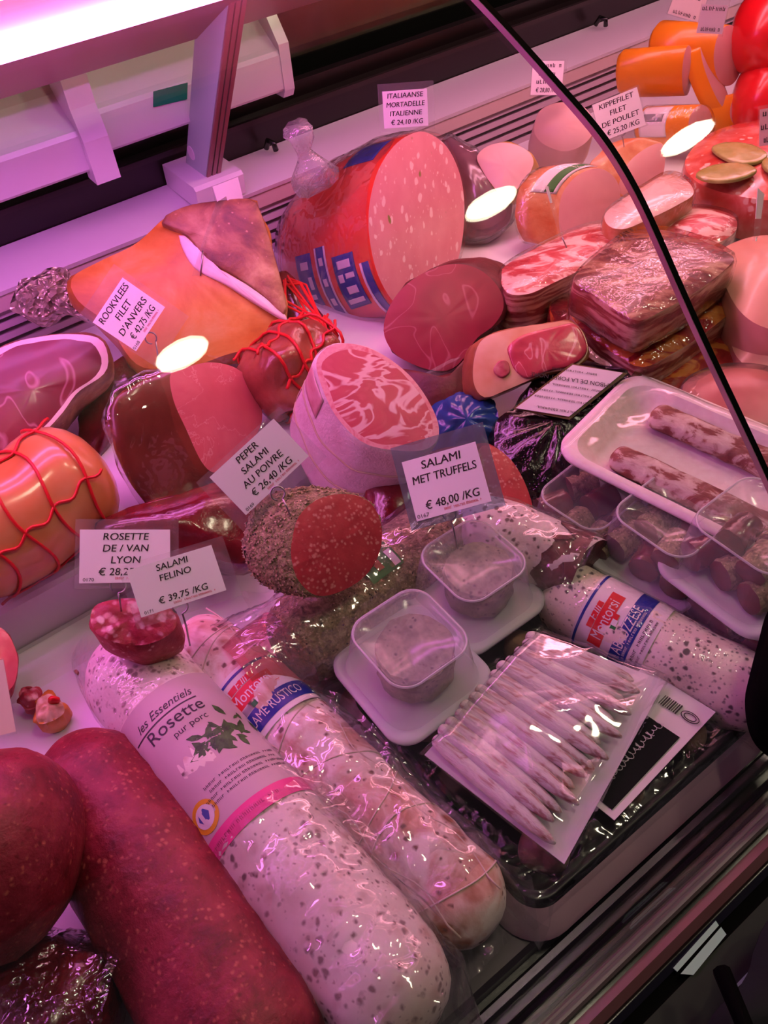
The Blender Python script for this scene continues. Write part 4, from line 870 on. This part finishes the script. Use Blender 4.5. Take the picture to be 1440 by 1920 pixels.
# ================================================================== FOAM TRAY WITH TWO SAUSAGES
def rrect(w, d, r, z, n=8):
    pts = []
    for cx, cy, a0 in ((w / 2 - r, d / 2 - r, 0), (-w / 2 + r, d / 2 - r, PI / 2), (-w / 2 + r, -d / 2 + r, PI), (w / 2 - r, -d / 2 + r, 1.5 * PI)):
        for k in range(n + 1): a = a0 + PI / 2 * k / n; pts.append(V((cx + r * math.cos(a), cy + r * math.sin(a), z)))
    return pts
def tray_parts(t, w, d, h, r, mat, rim=.008, wall=.012, th=.003, rimmat=None):
    R = [rrect(w - 2 * wall, d - 2 * wall, r * .7, 0), rrect(w - 2 * rim, d - 2 * rim, r * .9, h - .002), rrect(w, d, r, h - .001), rrect(w, d, r, h + th * .6), rrect(w - rim, d - rim, r * .95, h + th), rrect(w - 2 * rim, d - 2 * rim, r * .9, h + th * .6)]
    v, f = grid_rings(R); obj('rim', v, f, rimmat or mat, t)
    R = [rrect(w - 2 * rim, d - 2 * rim, r * .9, h + th * .6), rrect(w - 2 * wall - .004, d - 2 * wall - .004, r * .7, th + .004), rrect(w - 2 * wall - .012, d - 2 * wall - .012, r * .6, th)]
    v, f = grid_rings(R, cap1=V((0, 0, th))); obj('well', v, f, mat, t)
    v, f = grid_rings([list(reversed(rrect(w - 2 * wall, d - 2 * wall, r * .7, 0)))], cap1=V((0, 0, 0))); obj('underside', v, f, mat, t)
zt = .112
c0, c1, c2 = P(1058, 858, zt), P(1196, 703, zt), P(1440, 806, zt + .0)
ux = _n(c2 - c1); wy = (c1 - c0); wy = wy - ux * wy.dot(ux); dW = wy.length + .006; Lt = .29
cen = c1 + ux * (Lt / 2 - .008) - wy * .5
FM = frame(cen + V((0, 0, -.022)), ux, (0, 0, 1)); FM = FM @ Matrix.Rotation(math.radians(0), 4, 'X')
t = thing('foam_tray', 'white foam tray with two mould-dusted sausages under cling film', 'foam tray', FM); ftray = t
tray_parts(t, Lt, dW, .022, .028, M_foam, rim=.012, wall=.026)
v = []; nx, ny = 40, 20
for i in range(nx + 1):
    for j in range(ny + 1):
        x = (i / nx - .5) * (Lt + .004); y = (j / ny - .5) * (dW + .004); e = max(abs(2 * x / Lt), abs(2 * y / dW))
        v.append((x, y, .0275 + .0012 * nz((x, y, 0), 40) - (.012 * max(0, e - .97) / .03 if e > .97 else 0)))
obj('cling_film', v, [(i * (ny + 1) + j, (i + 1) * (ny + 1) + j, (i + 1) * (ny + 1) + j + 1, i * (ny + 1) + j + 1) for i in range(nx) for j in range(ny)], film('tray_film', base=.05, gain=.8, rough=.06, wr=10, strength=.5), t)
for k, (yy, lb) in enumerate(((.040, 'mould-dusted sausage along the far side of the foam tray'), (-.036, 'mould-dusted sausage along the near side of the foam tray'))):
    A = FM @ V((-Lt / 2 + .045, yy, .0135)); B = FM @ V((Lt / 2 - .03, yy, .0135))
    Roll('dry_sausage', lb, 'sausage', A, B, .0165, M_fuet, sq=.65, bump=.001, bf=120, er=.012, group='sausages in the foam tray')

# ================================================================== PLASTIC TUBS
def tub(label, cpx, z, w, d, h, mat, rot=0, group='plastic tubs', taper=.80, lidmat=None):
    c = P(*cpx, z); M = Matrix.Translation(c) @ Matrix.Rotation(rot, 4, 'Z'); t = thing('plastic_tub', label, 'tub', M, group)
    w2, d2 = w * .86, d * .86; r = .022
    R = [rrect(w - .01, d - .01, r, 0), rrect(w, d, r, .002), rrect(w, d, r, .005), rrect(w * .95, d * .95, r, .0065), rrect(w2 + .004, d2 + .004, r, .0055)]
    v, f = grid_rings(R, cap0=V((0, 0, 0)), cap1=V((0, 0, .0045))); obj('lid', v, f, lidmat or M_lidw, t)
    R = [rrect(w2, d2, r, .0068), rrect(w2 * .96, d2 * .96, r, .012), rrect(w2 * (taper + .06), d2 * (taper + .06), r * .9, h - .008), rrect(w2 * (taper + .045), d2 * (taper + .045), r * .9, h - .002), rrect(w2 * taper, d2 * taper, r * .85, h), rrect(w2 * (taper - .06), d2 * (taper - .06), r * .8, h - .002), rrect(w2 * (taper - .1), d2 * (taper - .1), r * .75, h - .004)]
    v, f = grid_rings(R, cap1=V((0, 0, h - .004))); obj('tub', v, f, mat, t)
    mb = MB(); mb.tube(rrect(w2 * (taper + .02), d2 * (taper + .02), r * .87, h - .001), .0011, 5, True); mb.build('top_ridge', M_frost2, t, True)
    return t, M
M_lidw = film('white_lid', base=.06, gain=.5, rough=.2, wr=5, strength=.1, cloud=.92)
M_frost2 = film('ridge', base=.12, gain=.8, rough=.12, wr=5, strength=.1, cloud=.45)
def chunk(label, c, R, h, mat, group, sq=1.0, up=(0, 0, 1), face=None):
    return Roll('sausage_piece', label, 'sausage piece', c, c + V(up).normalized() * h, R, mat, 'cut', 'cut', face or mat, bump=.0015, bf=90, n=24, group=group, up=(0, -1, .2), dome=.003)
t, M = tub('frosted tub with one truffle salami piece, in front of the sausage pack', (772, 1262), .052, .108, .112, .058, M_frost)
chunk('truffle salami piece inside the frosted tub nearest the rails', M @ V((.002, -.004, .009)), .033, .036, M_olive, 'salami pieces in tubs')
t, M = tub('frosted tub with one truffle salami piece, behind the nearer one', (885, 1118), .050, .105, .108, .056, M_frost)
chunk('truffle salami piece inside the frosted tub behind', M @ V((.004, -.004, .009)), .031, .034, M_olive, 'salami pieces in tubs')
def filled(label, cpx, z, w, d, h, rot, seed, where):
    t, M = tub(label, cpx, z, w, d, h, M_clearlid, rot, taper=.84); random.seed(seed)
    pos = ['front left', 'front right', 'back left', 'back right', 'middle row left', 'middle row right', 'on top at the left', 'on top at the right', 'on top in the middle']
    for k, (x, y, zz) in enumerate(((-.020, -.031, .019), (.020, -.031, .019), (-.020, .029, .019), (.020, .029, .019), (-.021, -.001, .019), (.021, .0, .019), (-.017, -.016, .041), (.018, -.014, .042), (.0, .014, .042))):
        if zz + .016 > h: continue
        dx = random.uniform(-.003, .003); a = random.uniform(-.35, .35); R_ = .0145 - (.001 if k > 5 else 0); e = V((math.cos(a), math.sin(a), random.uniform(-.1, .1))) * .0155
        A = M @ (V((x + dx, y, zz)) - e); B = M @ (V((x + dx, y, zz)) + e)
        crust = (M_pepper, 'pepper-crusted') if (k * 7 + seed) % 3 else (M_dred, 'dark red')
        Roll('sausage_piece', '%s sausage piece in %s, %s' % (crust[1], where, pos[k]), 'sausage piece', A, B, R_, crust[0], 'cut', 'cut', M_darksal, bump=.001, bf=200, n=20, group='sausage pieces in tubs')
filled('clear tub of sausage pieces under the left corner of the foam tray', (1098, 985), .035, .112, .10, .05, .10, 1, 'tub under foam tray')
filled('clear tub of peppered sausage pieces in the middle of three', (1238, 1048), .046, .112, .108, .066, .05, 2, 'middle clear tub')
filled('clear tub of sausage pieces standing at the bottom by the right edge', (1392, 1165), .030, .115, .11, .046, .05, 3, 'bottom right tub')
filled('clear tub of dark sausage pieces stacked on another tub at the right edge', (1392, 1072), .078, .118, .115, .066, .02, 4, 'stacked right tub')
# ================================================================== FOREGROUND SALAMIS
rz = Roll('rosette_salami', 'thick white-moulded rosette salami with printed sleeve, in a clear wrapper', 'salami', P(215, 1215, .049), P(798, 1942, .049), .0475, M_mold, prof=[(0, .88), (.12, .98), (.3, 1), (.8, 1.02), (1, .96)], bump=.0012, bf=45, er=.04)
L = rz.L
sl = rz.sleeve('printed_sleeve', L * .235, L * .55, -1.5, 1.5, M_rose, 1.022, nx=10)
rz.sleeve('pink_band', L * .545, L * .58, -1.5, 1.5, M_pinkl, 1.026, sl)
M_inkb = plain('sleeve_ink', '2c2230', .5)
rz.text('les Essentiels', L * .280, -.02, .0108, M_inkb, sl, squeeze=.92, shear=.35)
rz.text('Rosette', L * .317, .03, .0165, M_inkb, sl, squeeze=1.0)
rz.text('pur porc', L * .347, .18, .0085, M_inkb, sl)
rz.sleeve('rule', L * .2955, L * .2985, -.75, .55, M_inkb, 1.0255, sl, 1)
for k, s in enumerate(('~28', '~26', '~32', '~30')):
    rz.text(s, L * (.472 + .012 * k), .42, .0042, M_inkb, sl)
M_leaf = meat('herb_print', [(.3, '1c3a1c'), (.7, '4c7c38')], 120, 3, rough=.5)
random.seed(11)
for k in range(34):
    ph = random.gauss(.30, .17); x = L * (.402 + random.gauss(0, .018)); a = random.uniform(0, 2 * PI); s_ = random.uniform(.006, .012)
    if k > 24: ph += .45; x -= L * .012; s_ *= .7
    pts = [(math.cos(a) * s_ * u - math.sin(a) * s_ * v_, math.sin(a) * s_ * u + math.cos(a) * s_ * v_) for u, v_ in ((-.9, 0), (-.3, .3), (.3, .28), (.9, 0), (.3, -.28), (-.3, -.3))]
    obj('leaf_print', [rz.pt(x + q, rz.phi0 + ph + p / rz.R, 1.026 + k * .0001) for p, q in pts], [(0, 1, 2, 3, 4, 5)], M_leaf, sl, False)
def disc_on(r, x, phi, rad, mat, parent, off, name, n=24, r0=0.0):
    v = [r.pt(x + rad * math.sin(2 * PI * k / n), r.phi0 + phi + rad * math.cos(2 * PI * k / n) / r.R, off) for k in range(n)]
    if r0:
        v += [r.pt(x + r0 * math.sin(2 * PI * k / n), r.phi0 + phi + r0 * math.cos(2 * PI * k / n) / r.R, off) for k in range(n)]
        return obj(name, v, [(k, (k + 1) % n, n + (k + 1) % n, n + k) for k in range(n)], mat, parent, False)
    v.append(r.pt(x, r.phi0 + phi, off)); return obj(name, v, [(k, (k + 1) % n, n) for k in range(n)], mat, parent, False)
disc_on(rz, L * .508, -.52, .0125, M_yel, sl, 1.027, 'badge')
disc_on(rz, L * .508, -.52, .0088, M_labw, sl, 1.0285, 'badge_centre')
disc_on(rz, L * .506, -.53, .0058, plain('badge_blue', '4a5cb0', .5), sl, 1.0295, 'badge_emblem', 6)
rz.sleeve('emblem_bar', L * .494, L * .522, -.60, -.53, M_labw, 1.031, sl, 2, 3)
rz.text('~26', L * .563, -.25, .0055, plain('pink_ink', 'b02868', .5), sl, off=1.03)
rz.wrap(M_bag, L * .56, L * 1.06, 1.05, .0055, 30, 'clear_wrapper', flare0=.0, flare1=-.45, m=34)
rz.wrap(M_filmT, -.004, L * .235, 1.03, .0015, 30, 'tight_film', flare0=-.1)

ru = Roll('rustic_salami', 'string-tied rustic salami with blue and red banderole beside the rosette', 'salami', P(352, 1185, .040), P(925, 1745, .036), .037, M_mold2, 'round', 'round', prof=[(0, .9), (.2, 1), (.8, 1), (1, .92)], bump=.002, bf=35, er=.03)
L = ru.L
lb = ru.sleeve('banderole', L * .235, L * .405, -1.5, 1.5, M_labw, 1.03, nx=8)
ru.sleeve('blue_line', L * .244, L * .251, -1.5, 1.5, M_blue, 1.036, lb)
ru.sleeve('blue_band', L * .342, L * .390, -1.5, 1.5, M_blue, 1.036, lb)
ru.sleeve('red_box', L * .282, L * .322, -.72, .72, M_mredl, 1.036, lb)
ru.sleeve('red_ribbon', L * .264, L * .280, -.35, .35, M_mredl, 1.036, lb, 2)
ru.text('F.lli', L * .273, 0, .009, M_labw, lb, 1.042, shear=.2); ru.text('Montorsi', L * .3025, .06, .0150, M_labw, lb, 1.042, squeeze=.72)
ru.text('SALAME RUSTICO', L * .366, .12, .0130, M_labw, lb, 1.042, squeeze=.62)
def flag(r, x, ph, lb):
    r.sleeve('flag_green', x, x + .005, ph - .26, ph - .12, plain('flag_green', '1c8a40', .5), 1.04, lb, 2, 4); r.sleeve('flag_red', x - .002, x + .003, ph + .03, ph + .17, M_mredl, 1.04, lb, 2, 4); r.sleeve('flag_white', x - .001, x + .004, ph - .12, ph + .03, M_paper, 1.041, lb, 2, 4)
flag(ru, L * .328, .1, lb)
for k in range(4): ru.text('~24', L * (.327 + .004 * k), -.55, .003, M_ink, lb, 1.042)
mb = MB()
for x in [L * (.08 + .07 * k) for k in range(2)] + [L * (.45 + .11 * k) for k in range(5)]:
    mb.tube([ru.disp(ru.pt(x + .016 * math.sin(p * 1 + x * 60), p, 1.0)) for p in [2 * PI * k / 36 for k in range(36)]], .0008, 5, True)
for p0 in (-.5, .9, 2.6):
    mb.tube([ru.disp(ru.pt(.01 + (L - .02) * k / 30, ru.phi0 + p0 + .12 * math.sin(k), .995)) for k in range(31)], .0008, 5)
mb.build('tie_string', plain('casing_string', 'd8c4b4', .7), ru.root, True)
ru.wrap(M_bag, L * .41, L * .92, 1.12, .007, 24, 'clear_bag', flare0=.0, flare1=.12, m=34)

crumple(ru.root, [(805, 1560, .075), (905, 1610, .06), (975, 1745, .02), (870, 1850, .04)])
crumple(rz.root, [(520, 1440, .085), (620, 1440, .07), (880, 1760, .06), (800, 1700, .09)], amp=.004)

ab = Roll('abruzzese_salami', 'white-moulded salami with blue and red banderole in front of the tubs', 'salami', P(1022, 1098, .037), P(1452, 1330, .036), .0355, M_mold3, 'round', 'round', bump=.0012, bf=45, er=.03)
L = ab.L
lb = ab.sleeve('banderole', L * .215, L * .52, -1.5, 1.5, M_labw, 1.025, nx=8)
ab.sleeve('blue_line', L * .225, L * .236, -1.5, 1.5, M_blue, 1.031, lb)
ab.sleeve('blue_band', L * .385, L * .455, -1.5, 1.5, M_blue, 1.031, lb)
ab.sleeve('red_box', L * .288, L * .345, -.78, .72, M_mredl, 1.031, lb)
ab.sleeve('red_ribbon', L * .262, L * .286, -.38, .32, M_mredl, 1.031, lb, 2)
ab.text('F.lli', L * .275, 0, .0095, M_labw, lb, 1.037, shear=.2); ab.text('Montorsi', L * .318, -.03, .0145, M_labw, lb, 1.037, squeeze=.72)
ab.text('ABRUZZESE', L * .410, 0, .0135, M_labw, lb, 1.037, squeeze=.66); ab.text('~22', L * .440, 0, .0046, M_labw, lb, 1.037, squeeze=.8)
ab.text('~15', L * .475, -.1, .0052, M_ink, lb, 1.037); ab.text('~20', L * .498, -.1, .0040, M_ink, lb, 1.037)
flag(ab, L * .350, .05, lb)
ab.wrap(M_filmT, -.01, L * 1.0, 1.045, .002, 40, 'tight_film', flare0=.08)

bs = Roll('red_salami', 'very long thick dark red salami lying bare in the foreground', 'salami', P(128, 1398, .056), P(545, 2080, .054), .053, M_bigsal, prof=[(0, .80), (.15, .9), (.4, 1), (1, 1)], bump=.0012, bf=60, er=.05)
Roll('red_salami', 'blunt dark red salami end at the left edge, on top of a wrapped one', 'salami', P(-190, 1590, .128), P(140, 1612, .118), .066, M_bigsal, prof=[(0, 1), (.6, 1.05), (1, 1)], bump=.002, bf=45, er=.05)
r = Roll('red_salami', 'dark red salami in shiny crinkled film at the bottom left corner', 'salami', P(-160, 1880, .052), P(225, 1905, .047), .046, M_dred, bump=.003, bf=40)
r.wrap(film('crinkled_film', base=.18, gain=1.0, rough=.10, wr=40, strength=1.0, bd=.008), -.01, r.L + .004, 1.05, .006, 70)
f = Form('salami_slice', 'thick coarse salami end lying on the rosette salami', 'salami', [(166, 1160), (175, 1135), (205, 1124), (250, 1120), (300, 1130), (330, 1150), (332, 1178), (305, 1200), (262, 1212), (215, 1206), (178, 1188)],
     (248, 1168, .128), n=(0, .48), ext=V((.02, -.12, -1)), L=.034, rings=[(0, .96), (.08, 1.0), (.5, .98), (.85, .85), (1, .65)], body=M_salcas, face=M_salf2, N=48, facebump=.004)
Form('salami_slice', 'pink salami end half hidden behind the card at the left edge', 'salami', [(-80, 1180), (-30, 1165), (10, 1180), (32, 1220), (34, 1260), (20, 1295), (-30, 1310), (-80, 1290)], (0, 1250, .07), n=(.1, .3), L=.06, ext=V((-.3, .4, -.8)), body=M_salcas, face=meat('pink_salami_face', [(.3, 'd85a64'), (.7, 'e4787c')], 40, 4, rough=.25, coat=.3), N=40)
Form('meat_scrap', 'small crumpled pink meat scrap on the white deck', 'meat scrap', [(34, 1300), (50, 1286), (72, 1292), (80, 1310), (66, 1328), (45, 1330)], (58, 1312, .02), n=(0, .4), L=.02, ext=V((0, 0, -1)), body=M_salcas, face=M_salf2, bump=.004, bf=120, dome=.006, facebump=.006, N=32)
f = Form('meat_scrap', 'crumpled pale fatty scrap with a red bit beside the long salami', 'meat scrap', [(66, 1330), (72, 1308), (95, 1302), (114, 1312), (122, 1335), (100, 1352), (72, 1358)], (95, 1332, .024), n=(0, .4), L=.024, ext=V((0, 0, -1)), body=M_hamfat, face=meat('pale_scrap', [(.3, 'c08050'), (.6, 'e8c8a8'), (.8, 'f0dcc8')], 60, 4), bump=.004, bf=120, dome=.006, facebump=.006, N=32)
overlay(f, 'red_bit', [(90, 1309), (98, 1304), (112, 1308), (110, 1314), (95, 1315)], M_net, .010, .003, 20)
Form('meat_crumb', 'tiny red meat crumb on the white deck', 'meat scrap', [(138, 1258), (143, 1255), (147, 1259), (143, 1263)], (142, 1259, .004), n=(0, .4), L=.004, ext=V((0, 0, -1)), body=M_salf, face=M_salf, N=16, dome=.001, bump=0)

# ================================================================== BLACK TRAY, ITS SALAMIS, AND THE SNACK SAUSAGE PACK
q = [P(598, 1292, .03), P(1010, 1175, .03), P(1395, 1390, .03), P(1045, 1708, .03)]
BX0, BX1, BY0, BY1 = .165, .425, .105, .345
BM = Matrix.Translation(((BX0 + BX1) / 2, (BY0 + BY1) / 2, .001))
t = thing('black_tray', 'black plastic tray with pale rim holding round salamis, under the sausage pack', 'tray', BM)
tray_parts(t, BX1 - BX0, BY1 - BY0, .024, .022, M_btray, rim=.008, wall=.014)
wB, dB = BX1 - BX0, BY1 - BY0
R = [rrect(wB + .034, dB + .034, .036, .0008), rrect(wB + .030, dB + .030, .034, .007), rrect(wB + .003, dB + .003, .024, .0225)]
v, f = grid_rings(R); obj('pale_liner', v, f, plain('pale_liner', 'd8b4c0', .4), t)
v = []; nx, ny = 36, 36
for i in range(nx + 1):
    for j in range(ny + 1):
        x = (i / nx - .5) * (wB + .012); y = (j / ny - .5) * (dB + .012)
        v.append((x, y, .034 + .0025 * nz((x, y, 0), 30) - (.010 if i in (0, nx) or j in (0, ny) else 0)))
obj('cling_film', v, [(i * (ny + 1) + j, (i + 1) * (ny + 1) + j, (i + 1) * (ny + 1) + j + 1, i * (ny + 1) + j + 1) for i in range(nx) for j in range(ny)], M_film, t)
# film corner sticking out towards the rail
crumple(t, [(860, 1540, .05), (1000, 1650, .038), (1012, 1785, .004), (900, 1640, .03)], name='film_flap')
crumple(t, [(560, 1285, .055), (660, 1310, .05), (860, 1540, .045), (770, 1530, .05)], name='film_flap')
fl = inv(BM, [P(960, 1640, .03), P(1040, 1690, .028), P(1030, 1740, .012), P(1012, 1784, .006), P(985, 1740, .016), P(940, 1690, .03)])
obj('film_corner', fl, [(0, 1, 2, 5), (5, 2, 3, 4)], M_bag, t)
names = (('back left', 676, 1300), ('left, under the frosted tub', 745, 1385), ('back, beside the upper tub', 985, 1215), ('front left', 1062, 1640), ('front middle', 1190, 1500), ('front right', 1310, 1400), ('right rear', 1290, 1300), ('middle', 960, 1450))
for nm, px, py in names:
    c = P(px, py, .022); c.x = min(max(c.x, BX0 + .035), BX1 - .035); c.y = min(max(c.y, BY0 + .032), BY1 - .035)
    A = c + V((-.012, .016, -.002)); B = c + V((.012, -.016, -.002))
    Roll('small_salami', 'short brown salami in the black tray, ' + nm, 'salami', A, B, .0165, M_brownsal, bump=.001, bf=90, n=24, er=.016, group='salamis in the black tray')
# paper label between tray and pack
pz = .046
lp = [P(x, y, pz) for x, y in ((1205, 1250), (1342, 1335), (1152, 1538), (1030, 1440))]
LMt = frame((lp[0] + lp[2]) / 2, lp[2] - lp[1], (0, 0, 1)); ls = thing('leaflet', 'black and white printed leaflet tucked under the sausage pack', 'leaflet', LMt)
quad(inv(LMt, lp), 'paper', M_labw, ls, .0006, V((0, 0, 1)))
def inq(u, v_, z=.0): a = lp[0].lerp(lp[1], u); b = lp[3].lerp(lp[2], u); return a.lerp(b, v_) + V((0, 0, z))
quad(inv(LMt, [inq(.05, .30, .0008), inq(.90, .30, .0008), inq(.90, .96, .0008), inq(.05, .96, .0008)]), 'black_panel', plain('leaflet_black', '040304', .7, spec=.15), ls, .0004, V((0, 0, 1)))
mb = MB(); random.seed(4)
for k in range(6):
    c = inq(.62, .36 + .11 * k, .0013); d = _n(lp[1] - lp[0]); e = _n(lp[2] - lp[1]); pts = []
    for i in range(70): q_ = i * .42; pts.append(c + e * (-.010 + .0003 * i + .0012 * math.sin(q_)) + d * ((.0022 + .0012 * math.sin(q_ * .31 + k)) * math.cos(q_ + .4 * math.sin(q_ * .5))))
    mb.tube(inv(LMt, pts), .00028, 4)
mb.build('script_lettering', M_labw, ls)
mb = MB()
for k in range(9):
    c = inq(.45 + .028 * k, .10, .0013); d = _n(lp[1] - lp[0]); mb.tube(inv(LMt, [c, c + _n(lp[2] - lp[1]) * .010]), .0004 + .0002 * (k % 3), 4)
c = inq(.83, .14, .0013); d = _n(lp[1] - lp[0]); e = _n(lp[2] - lp[1])
for rr in (.0075, .005): mb.tube(inv(LMt, [c + d * rr * math.cos(a) + e * rr * .6 * math.sin(a) for a in [2 * PI * i / 20 for i in range(20)]]), .0004, 4, True)
mb.build('line_drawing', M_ink, ls)
# pack of snack sausages
pz = .052
c_bl, c_br, c_fr, c_fl = P(1008, 1186, pz), P(1248, 1278, pz), P(1058, 1620, pz), P(796, 1415, pz)
PM = frame((c_bl + c_fr) / 2, c_br - c_bl, (0, 0, 1)); pk = thing('sausage_pack', 'clear pack of thin white-dusted snack sausages on a white board', 'sausage pack', PM)
def pq(u, v_, z=0.): return c_bl.lerp(c_br, u).lerp(c_fl.lerp(c_fr, u), v_) + V((0, 0, z))
quad(inv(PM, [pq(0, 0), pq(1, 0), pq(1, 1), pq(0, 1)]), 'board', plain('white_board', 'f0e6f0', .4), pk, .0012, V((0, 0, 1)))
v = []; nx = ny = 60
for i in range(nx + 1):
    for j in range(ny + 1):
        u, w_ = i / nx, j / ny; e = min(u, 1 - u, w_, 1 - w_); h = .0185 * min(1, e / .09) ** .7 + .004
        p = pq(-.02 + 1.04 * u, -.02 + 1.04 * w_, h); v.append(p + V((0, 0, .005 * (1 - 2 * abs(nz(p, 17))))) * min(1, e / .05))
obj('clear_bag', inv(PM, v), [(i * (ny + 1) + j, (i + 1) * (ny + 1) + j, (i + 1) * (ny + 1) + j + 1, i * (ny + 1) + j + 1) for i in range(nx) for j in range(ny)], film('pack_film', base=.13, gain=.9, rough=.06, wr=9, strength=.25, bd=.006), pk)
random.seed(21); ns = 15
ordw = ['first', 'second', 'third', 'fourth', 'fifth', 'sixth', 'seventh', 'eighth']
for k in range(ns):
    w_ = .04 + .88 * k / (ns - 1); u0 = -.03 + random.uniform(-.01, .03); u1 = .90 + random.uniform(-.06, .05) - (.10 if k == 0 else 0)
    side_ = ordw[k] + ' from the back' if k < 8 else ordw[ns - 1 - k] + ' from the front'
    A = pq(u0, w_ - .01 + (.05 if k < 3 else 0), .0072 + .002 * (k % 2)); B = pq(u1, w_ + .05, .0075 + .005 * (k % 2))
    Roll('snack_sausage', 'thin white-dusted snack sausage in the clear pack, ' + side_, 'sausage', A, B, .0064 + .0006 * random.random(), M_stick, 'round', 'round', prof=[(0, .85), (.15, 1), (.75, 1), (.9, .75), (1, .35)], bump=.0007, bf=140, n=16, er=.006, group='snack sausages in the pack')
